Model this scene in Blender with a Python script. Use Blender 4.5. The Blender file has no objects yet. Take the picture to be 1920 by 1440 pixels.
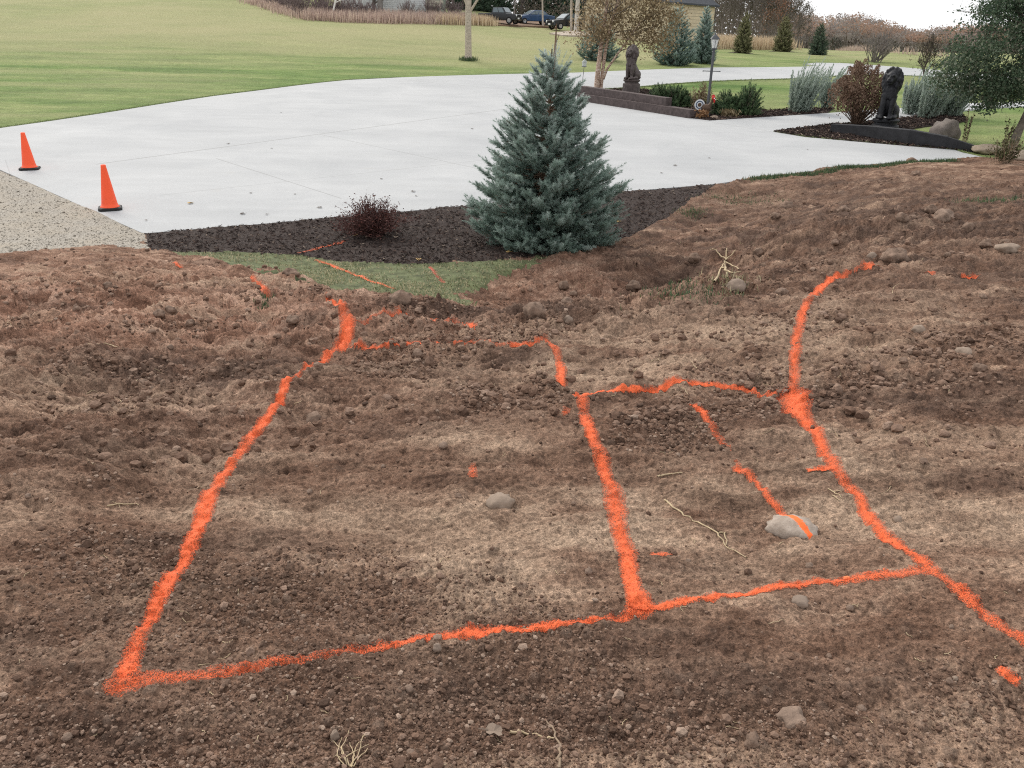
import bpy, bmesh, math, random
import numpy as np
from mathutils import Vector, Matrix
from mathutils.geometry import delaunay_2d_cdt

S = bpy.context.scene
COL = S.collection
R = math.radians

# ------------------------------------------------------------------ camera, sky, sun, exposure
F_PX, PITCH, ROLL, EYE = 1553.0, R(22.7), R(1.25), 3.15      # focal length in px of a 1920 px wide frame
FW = np.array([0, math.cos(PITCH), -math.sin(PITCH)])
_r0 = np.array([1.0, 0, 0]); _u0 = np.array([0, math.sin(PITCH), math.cos(PITCH)])
RT = math.cos(ROLL) * _r0 + math.sin(ROLL) * _u0
UP = math.cos(ROLL) * _u0 - math.sin(ROLL) * _r0
CAM = np.array([0, 0, EYE])
cd = bpy.data.cameras.new("camera"); cam = bpy.data.objects.new("camera", cd); COL.objects.link(cam)
cam.matrix_world = Matrix(((RT[0], UP[0], -FW[0], 0), (RT[1], UP[1], -FW[1], 0), (RT[2], UP[2], -FW[2], EYE), (0, 0, 0, 1)))
cd.sensor_fit = 'HORIZONTAL'; cd.sensor_width = 36; cd.lens = 36 * F_PX / 1920
cd.clip_start = 0.05; cd.clip_end = 3000
S.camera = cam

SUN_EL, SUN_AZ = R(42), R(-35)           # azimuth from +Y towards +X
w = bpy.data.worlds.new("World"); S.world = w; w.use_nodes = True
nt = w.node_tree; nt.nodes.clear()
sky = nt.nodes.new('ShaderNodeTexSky'); sky.sky_type = 'NISHITA'; sky.sun_disc = False
sky.sun_elevation = SUN_EL; sky.sun_rotation = SUN_AZ; sky.air_density = 1.0; sky.dust_density = 4.0; sky.ozone_density = 1.0
hs = nt.nodes.new('ShaderNodeHueSaturation'); hs.inputs['Saturation'].default_value = 0.22
bg = nt.nodes.new('ShaderNodeBackground'); bg.inputs['Strength'].default_value = 0.13
out = nt.nodes.new('ShaderNodeOutputWorld')
cl = nt.nodes.new('ShaderNodeMix'); cl.data_type = 'RGBA'; cl.inputs[0].default_value = 0.72; cl.inputs[7].default_value = (8.0, 8.05, 8.15, 1)   # even cloud cover
nt.links.new(sky.outputs[0], hs.inputs['Color']); nt.links.new(hs.outputs[0], cl.inputs[6]); nt.links.new(cl.outputs[2], bg.inputs['Color']); nt.links.new(bg.outputs[0], out.inputs['Surface'])
sl = bpy.data.lights.new("sun", 'SUN'); sl.energy = 1.6; sl.angle = R(28); sl.color = (1.0, 0.92, 0.81)
so = bpy.data.objects.new("sun", sl); COL.objects.link(so)
_sd = Vector((math.sin(SUN_AZ) * math.cos(SUN_EL), math.cos(SUN_AZ) * math.cos(SUN_EL), math.sin(SUN_EL)))
so.rotation_euler = _sd.to_track_quat('Z', 'Y').to_euler(); so.location = (0, 0, 60)
S.view_settings.view_transform = 'Standard'; S.view_settings.look = 'None'
S.view_settings.gamma = 1.0; S.view_settings.use_curve_mapping = False
S.view_settings.exposure = 0.39
S.cycles.max_bounces = 6; S.cycles.diffuse_bounces = 3; S.cycles.transparent_max_bounces = 12
S.cycles.use_denoising = False; S.cycles.filter_width = 1.1

# ------------------------------------------------------------------ noise
def _hash(ix, iy, seed):
    h = (ix.astype(np.int64) * 374761393 + iy.astype(np.int64) * 668265263 + seed * 1274126177) & 0xFFFFFFFF
    h = ((h ^ (h >> 13)) * 1103515245) & 0xFFFFFFFF
    h = ((h ^ (h >> 16)) * 2246822519) & 0xFFFFFFFF
    return ((h ^ (h >> 15)) & 0xFFFFFF).astype(np.float32) / 16777215.0
def vnoise(x, y, seed=0):
    ix = np.floor(x); iy = np.floor(y); fx = (x - ix).astype(np.float32); fy = (y - iy).astype(np.float32)
    fx = fx * fx * fx * (fx * (fx * 6 - 15) + 10); fy = fy * fy * fy * (fy * (fy * 6 - 15) + 10)
    a = _hash(ix, iy, seed); b = _hash(ix + 1, iy, seed); c = _hash(ix, iy + 1, seed); d = _hash(ix + 1, iy + 1, seed)
    return (a + (b - a) * fx) * (1 - fy) + (c + (d - c) * fx) * fy
def fbm(x, y, seed=0, octs=4, gain=0.5):
    s = 0; amp = 1; tot = 0
    for k in range(octs):
        s = s + amp * (vnoise(x, y, seed + 17 * k) - 0.5); tot += amp
        x, y = x * 1.93 * 0.8 - y * 1.93 * 0.6 + 5.3, x * 1.93 * 0.6 + y * 1.93 * 0.8 - 3.1; amp *= gain
    return s / tot * 2
def clods(x, y, cell, seed, frac, rmin, rmax):
    """half buried round lumps: height above the soil, for a share FRAC of the cells of size CELL"""
    gx = x / cell; gy = y / cell; ix = np.floor(gx); iy = np.floor(gy); h = np.zeros_like(x, dtype=np.float32)
    for dx in (-1, 0, 1):
        for dy in (-1, 0, 1):
            jx = ix + dx; jy = iy + dy
            px = jx + _hash(jx, jy, seed); py = jy + _hash(jx, jy, seed + 1)
            keep = _hash(jx, jy, seed + 2) < frac
            rad = (rmin + (rmax - rmin) * _hash(jx, jy, seed + 3) ** 2)
            ang = _hash(jx, jy, seed + 4) * 6.28; ca = np.cos(ang); sa = np.sin(ang); asp = 0.65 + 0.35 * _hash(jx, jy, seed + 5)
            ex = (gx - px) * cell; ey = (gy - py) * cell
            d2 = ((ex * ca + ey * sa) ** 2 + ((ey * ca - ex * sa) / asp) ** 2) / (rad * rad)
            hh = np.where(keep & (d2 < 1), rad * 0.75 * np.sqrt(np.maximum(0, 1 - d2)), 0)
            h = np.maximum(h, hh)
    return h
def sstep(a, b, x):
    t = np.clip((x - a) / (b - a), 0, 1); return t * t * (3 - 2 * t)

# ------------------------------------------------------------------ the lie of the land
def plane(x, y):
    x = np.asarray(x, float); y = np.asarray(y, float)
    s = np.interp(x, [-30, -12, 0, 22], [0.066, 0.05, 0.031, 0.0])
    t = np.clip(y - 40, 0, 75); e = np.where(t < 12, t * t / 24, t - 6)
    kx = np.interp(x, [8, 30], [0.35, -0.30]); y0 = np.interp(x, [8, 30], [110, 86]); yy = np.where(y > y0, y0 + (y - y0) * kx, y)
    return 0.036 * (yy - 13) + s * e
def ray(u, v):
    return FW + RT * ((u - 960) / F_PX) - UP * ((v - 720) / F_PX)
def hit(u, v, f):
    """where the sight line through photo point (u, v) meets the ground f"""
    d = ray(u, v); t = 0.5; last = 0.5
    step = 0.02
    while t < 600:
        p = CAM + d * t
        if p[2] < float(f(p[0], p[1])):
            a, b = last, t
            for _ in range(30):
                m = (a + b) / 2; p = CAM + d * m
                if p[2] < float(f(p[0], p[1])): b = m
                else: a = m
            return CAM + d * b
        last = t; t *= 1.01
    return CAM + d * 600
def P(u, v): return hit(u, v, plane)                     # on the long slope of driveway and lawn
def atz(u, v, z):
    d = ray(u, v); return CAM + d * ((z - EYE) / d[2])
def aty(u, v, y):
    d = ray(u, v); return CAM + d * (y / d[1])

# soil heap in front of the driveway: heights at surveyed points
CP = []
def cp(z, *uv):
    for u, v in uv:
        p = atz(u, v, z); CP.append((p[0], p[1], z - float(plane(p[0], p[1]))))
cp(1.55, (0, 1440), (480, 1440), (960, 1440)); cp(1.6, (1440, 1440)); cp(1.64, (1920, 1440))
cp(1.48, (0, 1240), (480, 1240), (960, 1240)); cp(1.54, (1440, 1240)); cp(1.6, (1920, 1240))
cp(1.3, (0, 1000), (400, 1000)); cp(1.33, (900, 1000)); cp(1.4, (1400, 1000)); cp(1.5, (1920, 1000))
cp(1.16, (0, 860), (450, 860)); cp(1.22, (960, 860)); cp(1.3, (1440, 860)); cp(1.44, (1920, 860))
cp(1.0, (0, 740), (500, 740)); cp(1.1, (1080, 745)); cp(1.22, (1480, 740)); cp(1.36, (1900, 740))
cp(0.84, (100, 650), (380, 650)); cp(0.9, (640, 655)); cp(0.92, (1000, 650)); cp(1.08, (1300, 650)); cp(1.2, (1600, 640)); cp(1.28, (1900, 640))
cp(0.82, (1060, 615)); cp(0.74, (850, 620)); cp(0.6, (700, 585)); cp(0.42, (560, 550)); cp(0.5, (300, 560), (60, 560)); cp(0.27, (420, 505))
cp(0.9, (1250, 570)); cp(0.88, (1400, 512)); cp(0.62, (1490, 450)); cp(0.52, (1580, 400))
cp(-0.2, (960, 582), (1120, 560), (1250, 535)); cp(0.86, (1150, 592)); cp(0.0, (880, 560), (1100, 510), (1200, 490), (1330, 470)); cp(0.06, (1380, 425)); cp(0.17, (1450, 372)); cp(0.1, (1360, 370))
cp(1.02, (1560, 505)); cp(1.1, (1750, 520)); cp(1.18, (1920, 520)); cp(0.76, (1650, 420)); cp(0.88, (1800, 420)); cp(0.92, (1920, 410)); cp(0.5, (1700, 350)); cp(0.6, (1900, 340)); cp(0.32, (1600, 335))
cp(0.0, (850, 520), (600, 505), (980, 500)); cp(0.05, (450, 486)); cp(0.0, (500, 450), (900, 480), (1060, 470)); cp(0.04, (1200, 410))
cp(0.1, (0, 478), (130, 466), (275, 468))
for u, v in ((100, 400), (-200, 420), (-600, 440), (265, 440), (430, 427), (600, 412), (880, 388), (1160, 362), (1340, 347), (1450, 331), (1600, 312), (1700, 304), (1855, 297), (1950, 290), (2150, 275), (-100, 300), (300, 330), (700, 300), (1300, 270), (1650, 280), (-400, 250)):
    p = P(u, v); CP.append((p[0], p[1], 0.0))
for x, y, z in ((0, 0, 1.75), (-2, 0, 1.7), (2, 0, 1.8), (0, -2, 1.8), (-4, 0, 1.5), (4, 0, 1.8), (-5, 3, 1.15), (5, 3, 1.55), (8, 5, 1.4), (-8, 6, 0.7), (9, 9, 1.1), (13, 13, 0.9)):
    CP.append((x, y, z - float(plane(x, y))))
CP = np.array(CP)
def _tps(r2): return 0.5 * r2 * np.log(r2 + 1e-9)
def _fit():
    n = len(CP); X = CP[:, :2]; r2 = ((X[:, None] - X[None]) ** 2).sum(-1)
    A = np.zeros((n + 3, n + 3)); A[:n, :n] = _tps(r2) + np.eye(n) * 0.02; A[:n, n] = 1; A[:n, n + 1:] = X; A[n, :n] = 1; A[n + 1:, :n] = X.T
    return np.linalg.solve(A, np.concatenate([CP[:, 2], [0, 0, 0]]))
WTS = _fit()
def mound(x, y):
    x = np.asarray(x, float); y = np.asarray(y, float); sh = x.shape; x = x.ravel(); y = y.ravel()
    o = np.zeros(len(x)); n = len(CP)
    for k in range(n): o += WTS[k] * _tps((x - CP[k, 0]) ** 2 + (y - CP[k, 1]) ** 2)
    o += WTS[n] + WTS[n + 1] * x + WTS[n + 2] * y
    o = np.clip(o, -0.2, 2.2)
    far = 1 - sstep(22, 34, np.hypot(x, y))
    return (o * far).reshape(sh)
def _dist(x, y, pts):
    b = np.full(np.shape(x), 99.0)
    for (ax, ay), (bx, by) in zip(pts[:-1], pts[1:]):
        dx, dy = bx - ax, by - ay; t = np.clip(((x - ax) * dx + (y - ay) * dy) / (dx * dx + dy * dy), 0, 1); b = np.minimum(b, np.hypot(x - ax - t * dx, y - ay - t * dy))
    return b
_mg = lambda x, y: plane(x, y) + mound(x, y)
CREST = [tuple(hit(u, v, _mg)[:2]) for u, v in ((1000, 622), (1060, 612), (1150, 590), (1250, 566), (1330, 538), (1400, 508), (1470, 470))]
DIP = [tuple(np.array(c) + np.array(d)) for c, d in zip(CREST, ((0.1, 1.35), (0.05, 1.35), (-0.15, 1.3), (-0.35, 1.25), (-0.55, 1.2), (-0.7, 1.1), (-0.9, 1.0)))]
def ground(x, y):
    x = np.asarray(x, float); y = np.asarray(y, float)
    return plane(x, y) + mound(x, y) - 0.20 * np.exp(-(_dist(x, y, DIP) / 0.42) ** 2) + 0.07 * np.exp(-(_dist(x, y, CREST) / 0.38) ** 2)
def G(u, v): return hit(u, v, ground)                    # on the soil, mulch and gravel in front
def ppm(p): return F_PX / float((np.asarray(p) - CAM) @ FW)   # px per metre there

# ------------------------------------------------------------------ meshes
class MB:
    """collects vertices, faces and a per vertex tint, links them as one mesh object"""
    def __init__(s): s.V = []; s.F = []; s.T = []; s.n = 0
    def add(s, V, F, t=0.5):
        V = np.asarray(V, float).reshape(-1, 3); F = np.asarray(F, np.int64)
        s.V.append(V); s.F.append(F + s.n); s.n += len(V)
        s.T.append(np.broadcast_to(np.asarray(t, float), (len(V),)).copy())
    def box(s, c, size, rz=0.0, t=0.5, taper=1.0, M=None):
        x, y, z = np.array(size) / 2
        V = np.array([(-x, -y, -z), (x, -y, -z), (x, y, -z), (-x, y, -z), (-x * taper, -y * taper, z), (x * taper, -y * taper, z), (x * taper, y * taper, z), (-x * taper, y * taper, z)])
        c0, s0 = math.cos(rz), math.sin(rz); V = V @ np.array([[c0, s0, 0], [-s0, c0, 0], [0, 0, 1]])
        if M is not None: V = V @ np.asarray(M)
        s.add(V + np.array(c), [(0, 3, 2, 1), (4, 5, 6, 7), (0, 1, 5, 4), (1, 2, 6, 5), (2, 3, 7, 6), (3, 0, 4, 7)], t)
    def tube(s, pts, rad, n=6, t=0.5, cap=True):
        pts = np.asarray(pts, float); m = len(pts); rad = np.broadcast_to(np.asarray(rad, float), (m,))
        T = np.gradient(pts, axis=0); T /= np.linalg.norm(T, axis=1)[:, None] + 1e-12
        ref = np.array([0.31, 0.95, 0.05]) if abs(T[0][2]) > 0.8 else np.array([0, 0, 1.0])
        A = np.cross(T, ref); A /= np.linalg.norm(A, axis=1)[:, None] + 1e-12; B = np.cross(T, A)
        a = np.arange(n) / n * 2 * math.pi
        V = pts[:, None] + rad[:, None, None] * (np.cos(a)[None, :, None] * A[:, None] + np.sin(a)[None, :, None] * B[:, None])
        i = np.arange(m - 1)[:, None] * n; j = np.arange(n)[None]; k = (j + 1) % n
        Fq = np.stack([i + j, i + k, i + n + k, i + n + j], -1).reshape(-1, 4)
        b = s.n; s.add(V.reshape(-1, 3), Fq, t)
        if cap and n in (3, 4, 6, 8, 12, 16, 24):
            s.F.append(np.arange(n)[None] + b); s.F.append(np.arange(n)[None, ::-1] + b + (m - 1) * n)
    def lathe(s, prof, c=(0, 0, 0), n=16, t=0.5, M=None):
        prof = np.asarray(prof, float); m = len(prof); a = np.arange(n) / n * 2 * math.pi
        V = np.stack([prof[:, 0][:, None] * np.cos(a), prof[:, 0][:, None] * np.sin(a), np.repeat(prof[:, 1][:, None], n, 1)], -1).reshape(-1, 3)
        i = np.arange(m - 1)[:, None] * n; j = np.arange(n)[None]; k = (j + 1) % n
        Fq = np.stack([i + j, i + k, i + n + k, i + n + j], -1).reshape(-1, 4)
        if M is not None: V = V @ np.asarray(M)
        s.add(V + np.array(c), Fq, t)
    def ball(s, c, r, t=0.5, n=10, M=None):
        a = np.linspace(-math.pi / 2, math.pi / 2, n)
        prof = np.stack([np.cos(a) + 1e-4, np.sin(a)], 1)
        m = MB(); m.lathe(prof, n=n + 4)
        V = m.V[0] * np.asarray(r)
        if M is not None: V = V @ np.asarray(M)
        s.add(V + np.asarray(c), m.F[0], t)
    def prism(s, poly, y0, y1, t=0.5):
        """outline in x,z extruded from y0 to y1"""
        poly = np.asarray(poly, float); n = len(poly)
        V = np.concatenate([np.stack([poly[:, 0], np.full(n, y0), poly[:, 1]], 1), np.stack([poly[:, 0], np.full(n, y1), poly[:, 1]], 1)])
        b = s.n; i = np.arange(n); k = (i + 1) % n
        s.add(V, np.stack([i, k, k + n, i + n], 1), t); s.F.append(np.arange(n)[None, ::-1] + b); s.F.append(np.arange(n)[None] + n + b)
    def leaves(s, pts, size, rng, t=None, flat=0.0, asp=0.6, up=None):
        """diamond shaped leaves with random lie at pts"""
        pts = np.asarray(pts, float).reshape(-1, 3); n = len(pts)
        if n == 0: return
        N = rng.normal(size=(n, 3)); N[:, 2] += flat * 2; N /= np.linalg.norm(N, axis=1)[:, None]
        A = np.cross(N, rng.normal(size=(n, 3))); A /= np.linalg.norm(A, axis=1)[:, None] + 1e-9
        if up is not None:
            A = A + np.asarray(up); A /= np.linalg.norm(A, axis=1)[:, None] + 1e-9
            N = np.cross(A, rng.normal(size=(n, 3))); N /= np.linalg.norm(N, axis=1)[:, None] + 1e-9
        B = np.cross(N, A); sz = (size * rng.uniform(0.6, 1.35, n))[:, None]
        V = np.stack([pts - A * sz * 0.5, pts + B * sz * asp * 0.5, pts + A * sz * 0.5, pts - B * sz * asp * 0.5], 1)
        tt = rng.uniform(0, 1, n) if t is None else np.broadcast_to(t, (n,))
        s.add(V.reshape(-1, 3), np.arange(n * 4).reshape(-1, 4), np.repeat(tt, 4))
    def build(s, name, mat, parent=None, smooth=False, loc=None):
        me = bpy.data.meshes.new(name)
        V = np.concatenate(s.V).astype(np.float32); me.vertices.add(len(V)); me.vertices.foreach_set('co', V.ravel())
        loops = np.concatenate([f.ravel() for f in s.F]).astype(np.int32)
        tot = np.concatenate([np.full(len(f), f.shape[1]) for f in s.F]); start = np.concatenate([[0], np.cumsum(tot)[:-1]]).astype(np.int32)
        me.loops.add(len(loops)); me.loops.foreach_set('vertex_index', loops)
        me.polygons.add(len(tot)); me.polygons.foreach_set('loop_start', start)
        me.polygons.foreach_set('use_smooth', np.full(len(tot), smooth, dtype=bool))
        me.update(calc_edges=True)
        a = me.attributes.new('tint', 'FLOAT', 'POINT'); a.data.foreach_set('value', np.concatenate(s.T).astype(np.float32))
        me.materials.append(mat)
        o = bpy.data.objects.new(name, me); COL.objects.link(o)
        if parent is not None: o.parent = parent
        if loc is not None: o.location = loc
        return o
def tag(o, label, cat, group=None, kind=None):
    o['label'] = label; o['category'] = cat
    if group: o['group'] = group
    if kind: o['kind'] = kind
    return o
def thing(name, label, cat, loc=(0, 0, 0), rz=0.0, group=None, scale=1.0):
    o = bpy.data.objects.new(name, None); COL.objects.link(o); o.empty_display_size = 0.1
    o.location = tuple(float(a) for a in loc); o.rotation_euler = (0, 0, rz); o.scale = (scale,) * 3
    return tag(o, label, cat, group)
def dup(root, loc, rz=None, label=None, scale=None):
    r = root.copy(); COL.objects.link(r); r.location = tuple(float(a) for a in loc)
    if rz is not None: r.rotation_euler = (0, 0, rz)
    if scale is not None: r.scale = (scale,) * 3 if np.isscalar(scale) else scale
    if label: r['label'] = label
    for ch in list(root.children):
        c = ch.copy(); COL.objects.link(c); c.parent = r
        for g in list(ch.children):
            d = g.copy(); COL.objects.link(d); d.parent = c
    return r

# ------------------------------------------------------------------ materials
def new_mat(name):
    m = bpy.data.materials.new(name); m.use_nodes = True; n = m.node_tree.nodes; n.clear()
    o = n.new('ShaderNodeOutputMaterial'); b = n.new('ShaderNodeBsdfPrincipled'); m.node_tree.links.new(b.outputs[0], o.inputs['Surface'])
    return m, m.node_tree, b
def N(t, kind, **kw):
    n = t.nodes.new(kind)
    for k, v in kw.items():
        if k.startswith('i_'): n.inputs[k[2:]].default_value = v
        else: setattr(n, k, v)
    return n
def noise(t, vec, scale, detail=4, rough=0.6, dist=0.0):
    n = N(t, 'ShaderNodeTexNoise'); n.inputs['Scale'].default_value = scale; n.inputs['Detail'].default_value = detail
    n.inputs['Roughness'].default_value = rough; n.inputs['Distortion'].default_value = dist
    if vec is not None: t.links.new(vec, n.inputs['Vector'])
    return n.outputs['Fac']
def ramp(t, fac, stops):
    r = N(t, 'ShaderNodeValToRGB'); e = r.color_ramp.elements
    while len(e) < len(stops): e.new(0.5)
    for el, (p, c) in zip(e, stops): el.position = p; el.color = (*c, 1) if not np.isscalar(c) else (c, c, c, 1)
    t.links.new(fac, r.inputs[0]); return r.outputs[0]
def mixc(t, fac, a, b, mode='MIX'):
    m = N(t, 'ShaderNodeMix', data_type='RGBA', blend_type=mode)
    for sock, val in ((m.inputs[0], fac), (m.inputs[6], a), (m.inputs[7], b)):
        if hasattr(val, 'is_linked'): t.links.new(val, sock)
        elif np.isscalar(val): sock.default_value = val
        else: sock.default_value = (*val, 1)
    return m.outputs[2]
def math_(t, op, a, b=None, clamp=False):
    m = N(t, 'ShaderNodeMath', operation=op, use_clamp=clamp)
    for k, val in enumerate((a, b)):
        if val is None: continue
        if hasattr(val, 'is_linked'): t.links.new(val, m.inputs[k])
        else: m.inputs[k].default_value = val
    return m.outputs[0]
def bump(t, b, h, strength, dist):
    bp = N(t, 'ShaderNodeBump'); bp.inputs['Strength'].default_value = strength; bp.inputs['Distance'].default_value = dist
    t.links.new(h, bp.inputs['Height']); t.links.new(bp.outputs[0], b.inputs['Normal'])
def attr(t, name):
    return N(t, 'ShaderNodeAttribute', attribute_name=name).outputs['Fac']
def geo(t): return N(t, 'ShaderNodeNewGeometry').outputs['Position']
def objco(t): return N(t, 'ShaderNodeTexCoord').outputs['Object']
def simple(name, col, rough=0.8, var=0.15, scale=20, metal=0.0, bmp=0.0, spec=0.3):
    m, t, b = new_mat(name); f = noise(t, objco(t), scale, 5)
    lo = tuple(c * (1 - var) for c in col); hi = tuple(min(1, c * (1 + var)) for c in col)
    t.links.new(ramp(t, f, [(0.3, lo), (0.7, hi)]), b.inputs['Base Color'])
    b.inputs['Roughness'].default_value = rough; b.inputs['Metallic'].default_value = metal; b.inputs['Specular IOR Level'].default_value = spec
    if bmp: bump(t, b, noise(t, objco(t), scale * 3, 5), 0.6, bmp)
    return m
def foliage(name, stops, trans=0.25, rough=0.7, nscale=1.5):
    """leaf colours spread over the tint of each leaf"""
    m, t, b = new_mat(name)
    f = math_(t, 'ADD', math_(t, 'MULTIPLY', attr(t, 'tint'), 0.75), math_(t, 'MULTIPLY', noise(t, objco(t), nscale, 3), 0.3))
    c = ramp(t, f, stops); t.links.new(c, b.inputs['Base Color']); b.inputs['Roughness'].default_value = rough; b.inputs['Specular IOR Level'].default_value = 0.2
    if trans:
        tr = N(t, 'ShaderNodeBsdfTranslucent'); t.links.new(c, tr.inputs['Color'])
        mx = N(t, 'ShaderNodeMixShader'); mx.inputs[0].default_value = trans
        t.links.new(b.outputs[0], mx.inputs[1]); t.links.new(tr.outputs[0], mx.inputs[2])
        t.links.new(mx.outputs[0], [n for n in t.nodes if n.type == 'OUTPUT_MATERIAL'][0].inputs['Surface'])
    return m

# ---- soil
def soil_mat():
    m, t, b = new_mat('soil'); p = geo(t)
    mpx = N(t, 'ShaderNodeMapping'); mpx.inputs['Scale'].default_value = (0.6, 1.3, 1.0); t.links.new(p, mpx.inputs['Vector']); big = noise(t, mpx.outputs[0], 1.4, 4, 0.6, 0.6); mid = math_(t, 'ADD', math_(t, 'MULTIPLY', noise(t, mpx.outputs[0], 4.5, 7, 0.68, 0.3), 0.65), math_(t, 'MULTIPLY', big, 0.35)); fine = noise(t, p, 45, 5, 0.7); grit = noise(t, p, 170, 3, 0.7)
    base = ramp(t, mid, [(0.35, (0.068, 0.038, 0.026)), (0.46, (0.155, 0.090, 0.061)), (0.55, (0.235, 0.147, 0.103)), (0.66, (0.43, 0.30, 0.215))])
    red = ramp(t, mid, [(0.35, (0.10, 0.049, 0.032)), (0.49, (0.265, 0.145, 0.099)), (0.63, (0.50, 0.325, 0.24))])
    c = mixc(t, attr(t, 'red'), base, red)
    c = mixc(t, math_(t, 'MULTIPLY', attr(t, 'dry'), ramp(t, mid, [(0.38, 0.3), (0.56, 1.0)])), c, (0.40, 0.288, 0.208))      # dry crust
    c = mixc(t, math_(t, 'MULTIPLY', attr(t, 'wet_shade'), 0.75), c, (0.072, 0.049, 0.039))                                    # damp soil, plus shade painted into the hollow, crest edge and cracks
    c = mixc(t, 1.0, c, ramp(t, fine, [(0.32, 0.5), (0.5, 0.98), (0.66, 1.5)]), 'MULTIPLY')
    c = mixc(t, 1.0, c, ramp(t, grit, [(0.32, 0.6), (0.5, 1.0), (0.68, 1.5)]), 'MULTIPLY')
    c = mixc(t, math_(t, 'MULTIPLY', attr(t, 'lump'), 0.45), c, (0.25, 0.185, 0.145))
    t.links.new(c, b.inputs['Base Color']); b.inputs['Roughness'].default_value = 0.95; b.inputs['Specular IOR Level'].default_value = 0.12
    h = math_(t, 'ADD', math_(t, 'MULTIPLY', fine, 1.0), math_(t, 'MULTIPLY', grit, 0.45)); bump(t, b, h, 1.0, 0.016)
    return m
M_SOIL = soil_mat()
def gravel_mat():
    m, t, b = new_mat('gravel'); p = geo(t)
    v = N(t, 'ShaderNodeTexVoronoi'); v.inputs['Scale'].default_value = 55; t.links.new(p, v.inputs['Vector'])
    c = ramp(t, v.outputs['Color'], [(0.1, (0.20, 0.178, 0.15)), (0.5, (0.31, 0.282, 0.24)), (0.9, (0.43, 0.40, 0.35))])
    c = mixc(t, ramp(t, noise(t, p, 1.6, 5), [(0.4, 0.0), (0.7, 0.6)]), c, (0.36, 0.31, 0.24))
    t.links.new(c, b.inputs['Base Color']); b.inputs['Roughness'].default_value = 0.95
    bump(t, b, v.outputs['Distance'], 0.9, 0.012); return m
M_GRAVEL = gravel_mat()
def mulch_mat():
    m, t, b = new_mat('mulch'); p = geo(t)
    c = ramp(t, noise(t, p, 40, 6, 0.75), [(0.3, (0.012, 0.007, 0.005)), (0.55, (0.038, 0.022, 0.017)), (0.75, (0.095, 0.058, 0.045))])
    t.links.new(c, b.inputs['Base Color']); b.inputs['Roughness'].default_value = 0.95; bump(t, b, noise(t, p, 60, 5), 1.0, 0.03); return m
M_MULCH = mulch_mat()
def lawn_mat():
    m, t, b = new_mat('lawn'); p = geo(t)
    mp = N(t, 'ShaderNodeMapping'); mp.inputs['Rotation'].default_value = (0, 0, R(-12)); mp.inputs['Scale'].default_value = (0.3, 1.0, 1.0); t.links.new(p, mp.inputs['Vector'])
    streak = noise(t, mp.outputs[0], 0.55, 5, 0.6); blot = noise(t, p, 0.09, 4); fine = noise(t, p, 9, 6, 0.75); tiny = noise(t, p, 60, 3, 0.7)
    g = ramp(t, streak, [(0.33, (0.096, 0.168, 0.046)), (0.5, (0.163, 0.240, 0.074)), (0.67, (0.28, 0.325, 0.130))])
    y = math_(t, 'MULTIPLY', attr(t, 'dry'), ramp(t, blot, [(0.3, 0.55), (0.65, 1.0)]))
    c = mixc(t, 1.0, g, ramp(t, noise(t, p, 2.2, 5, 0.65), [(0.3, 0.80), (0.5, 1.0), (0.7, 1.2)]), 'MULTIPLY'); c = mixc(t, y, c, (0.35, 0.335, 0.18))
    c = mixc(t, 1.0, c, ramp(t, fine, [(0.25, 0.72), (0.5, 1.0), (0.75, 1.22)]), 'MULTIPLY')
    c = mixc(t, 1.0, c, ramp(t, tiny, [(0.3, 0.8), (0.7, 1.18)]), 'MULTIPLY')
    t.links.new(c, b.inputs['Base Color']); b.inputs['Roughness'].default_value = 0.9; b.inputs['Specular IOR Level'].default_value = 0.1
    bump(t, b, math_(t, 'ADD', fine, tiny), 0.8, 0.05); return m
M_LAWN = lawn_mat()
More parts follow.
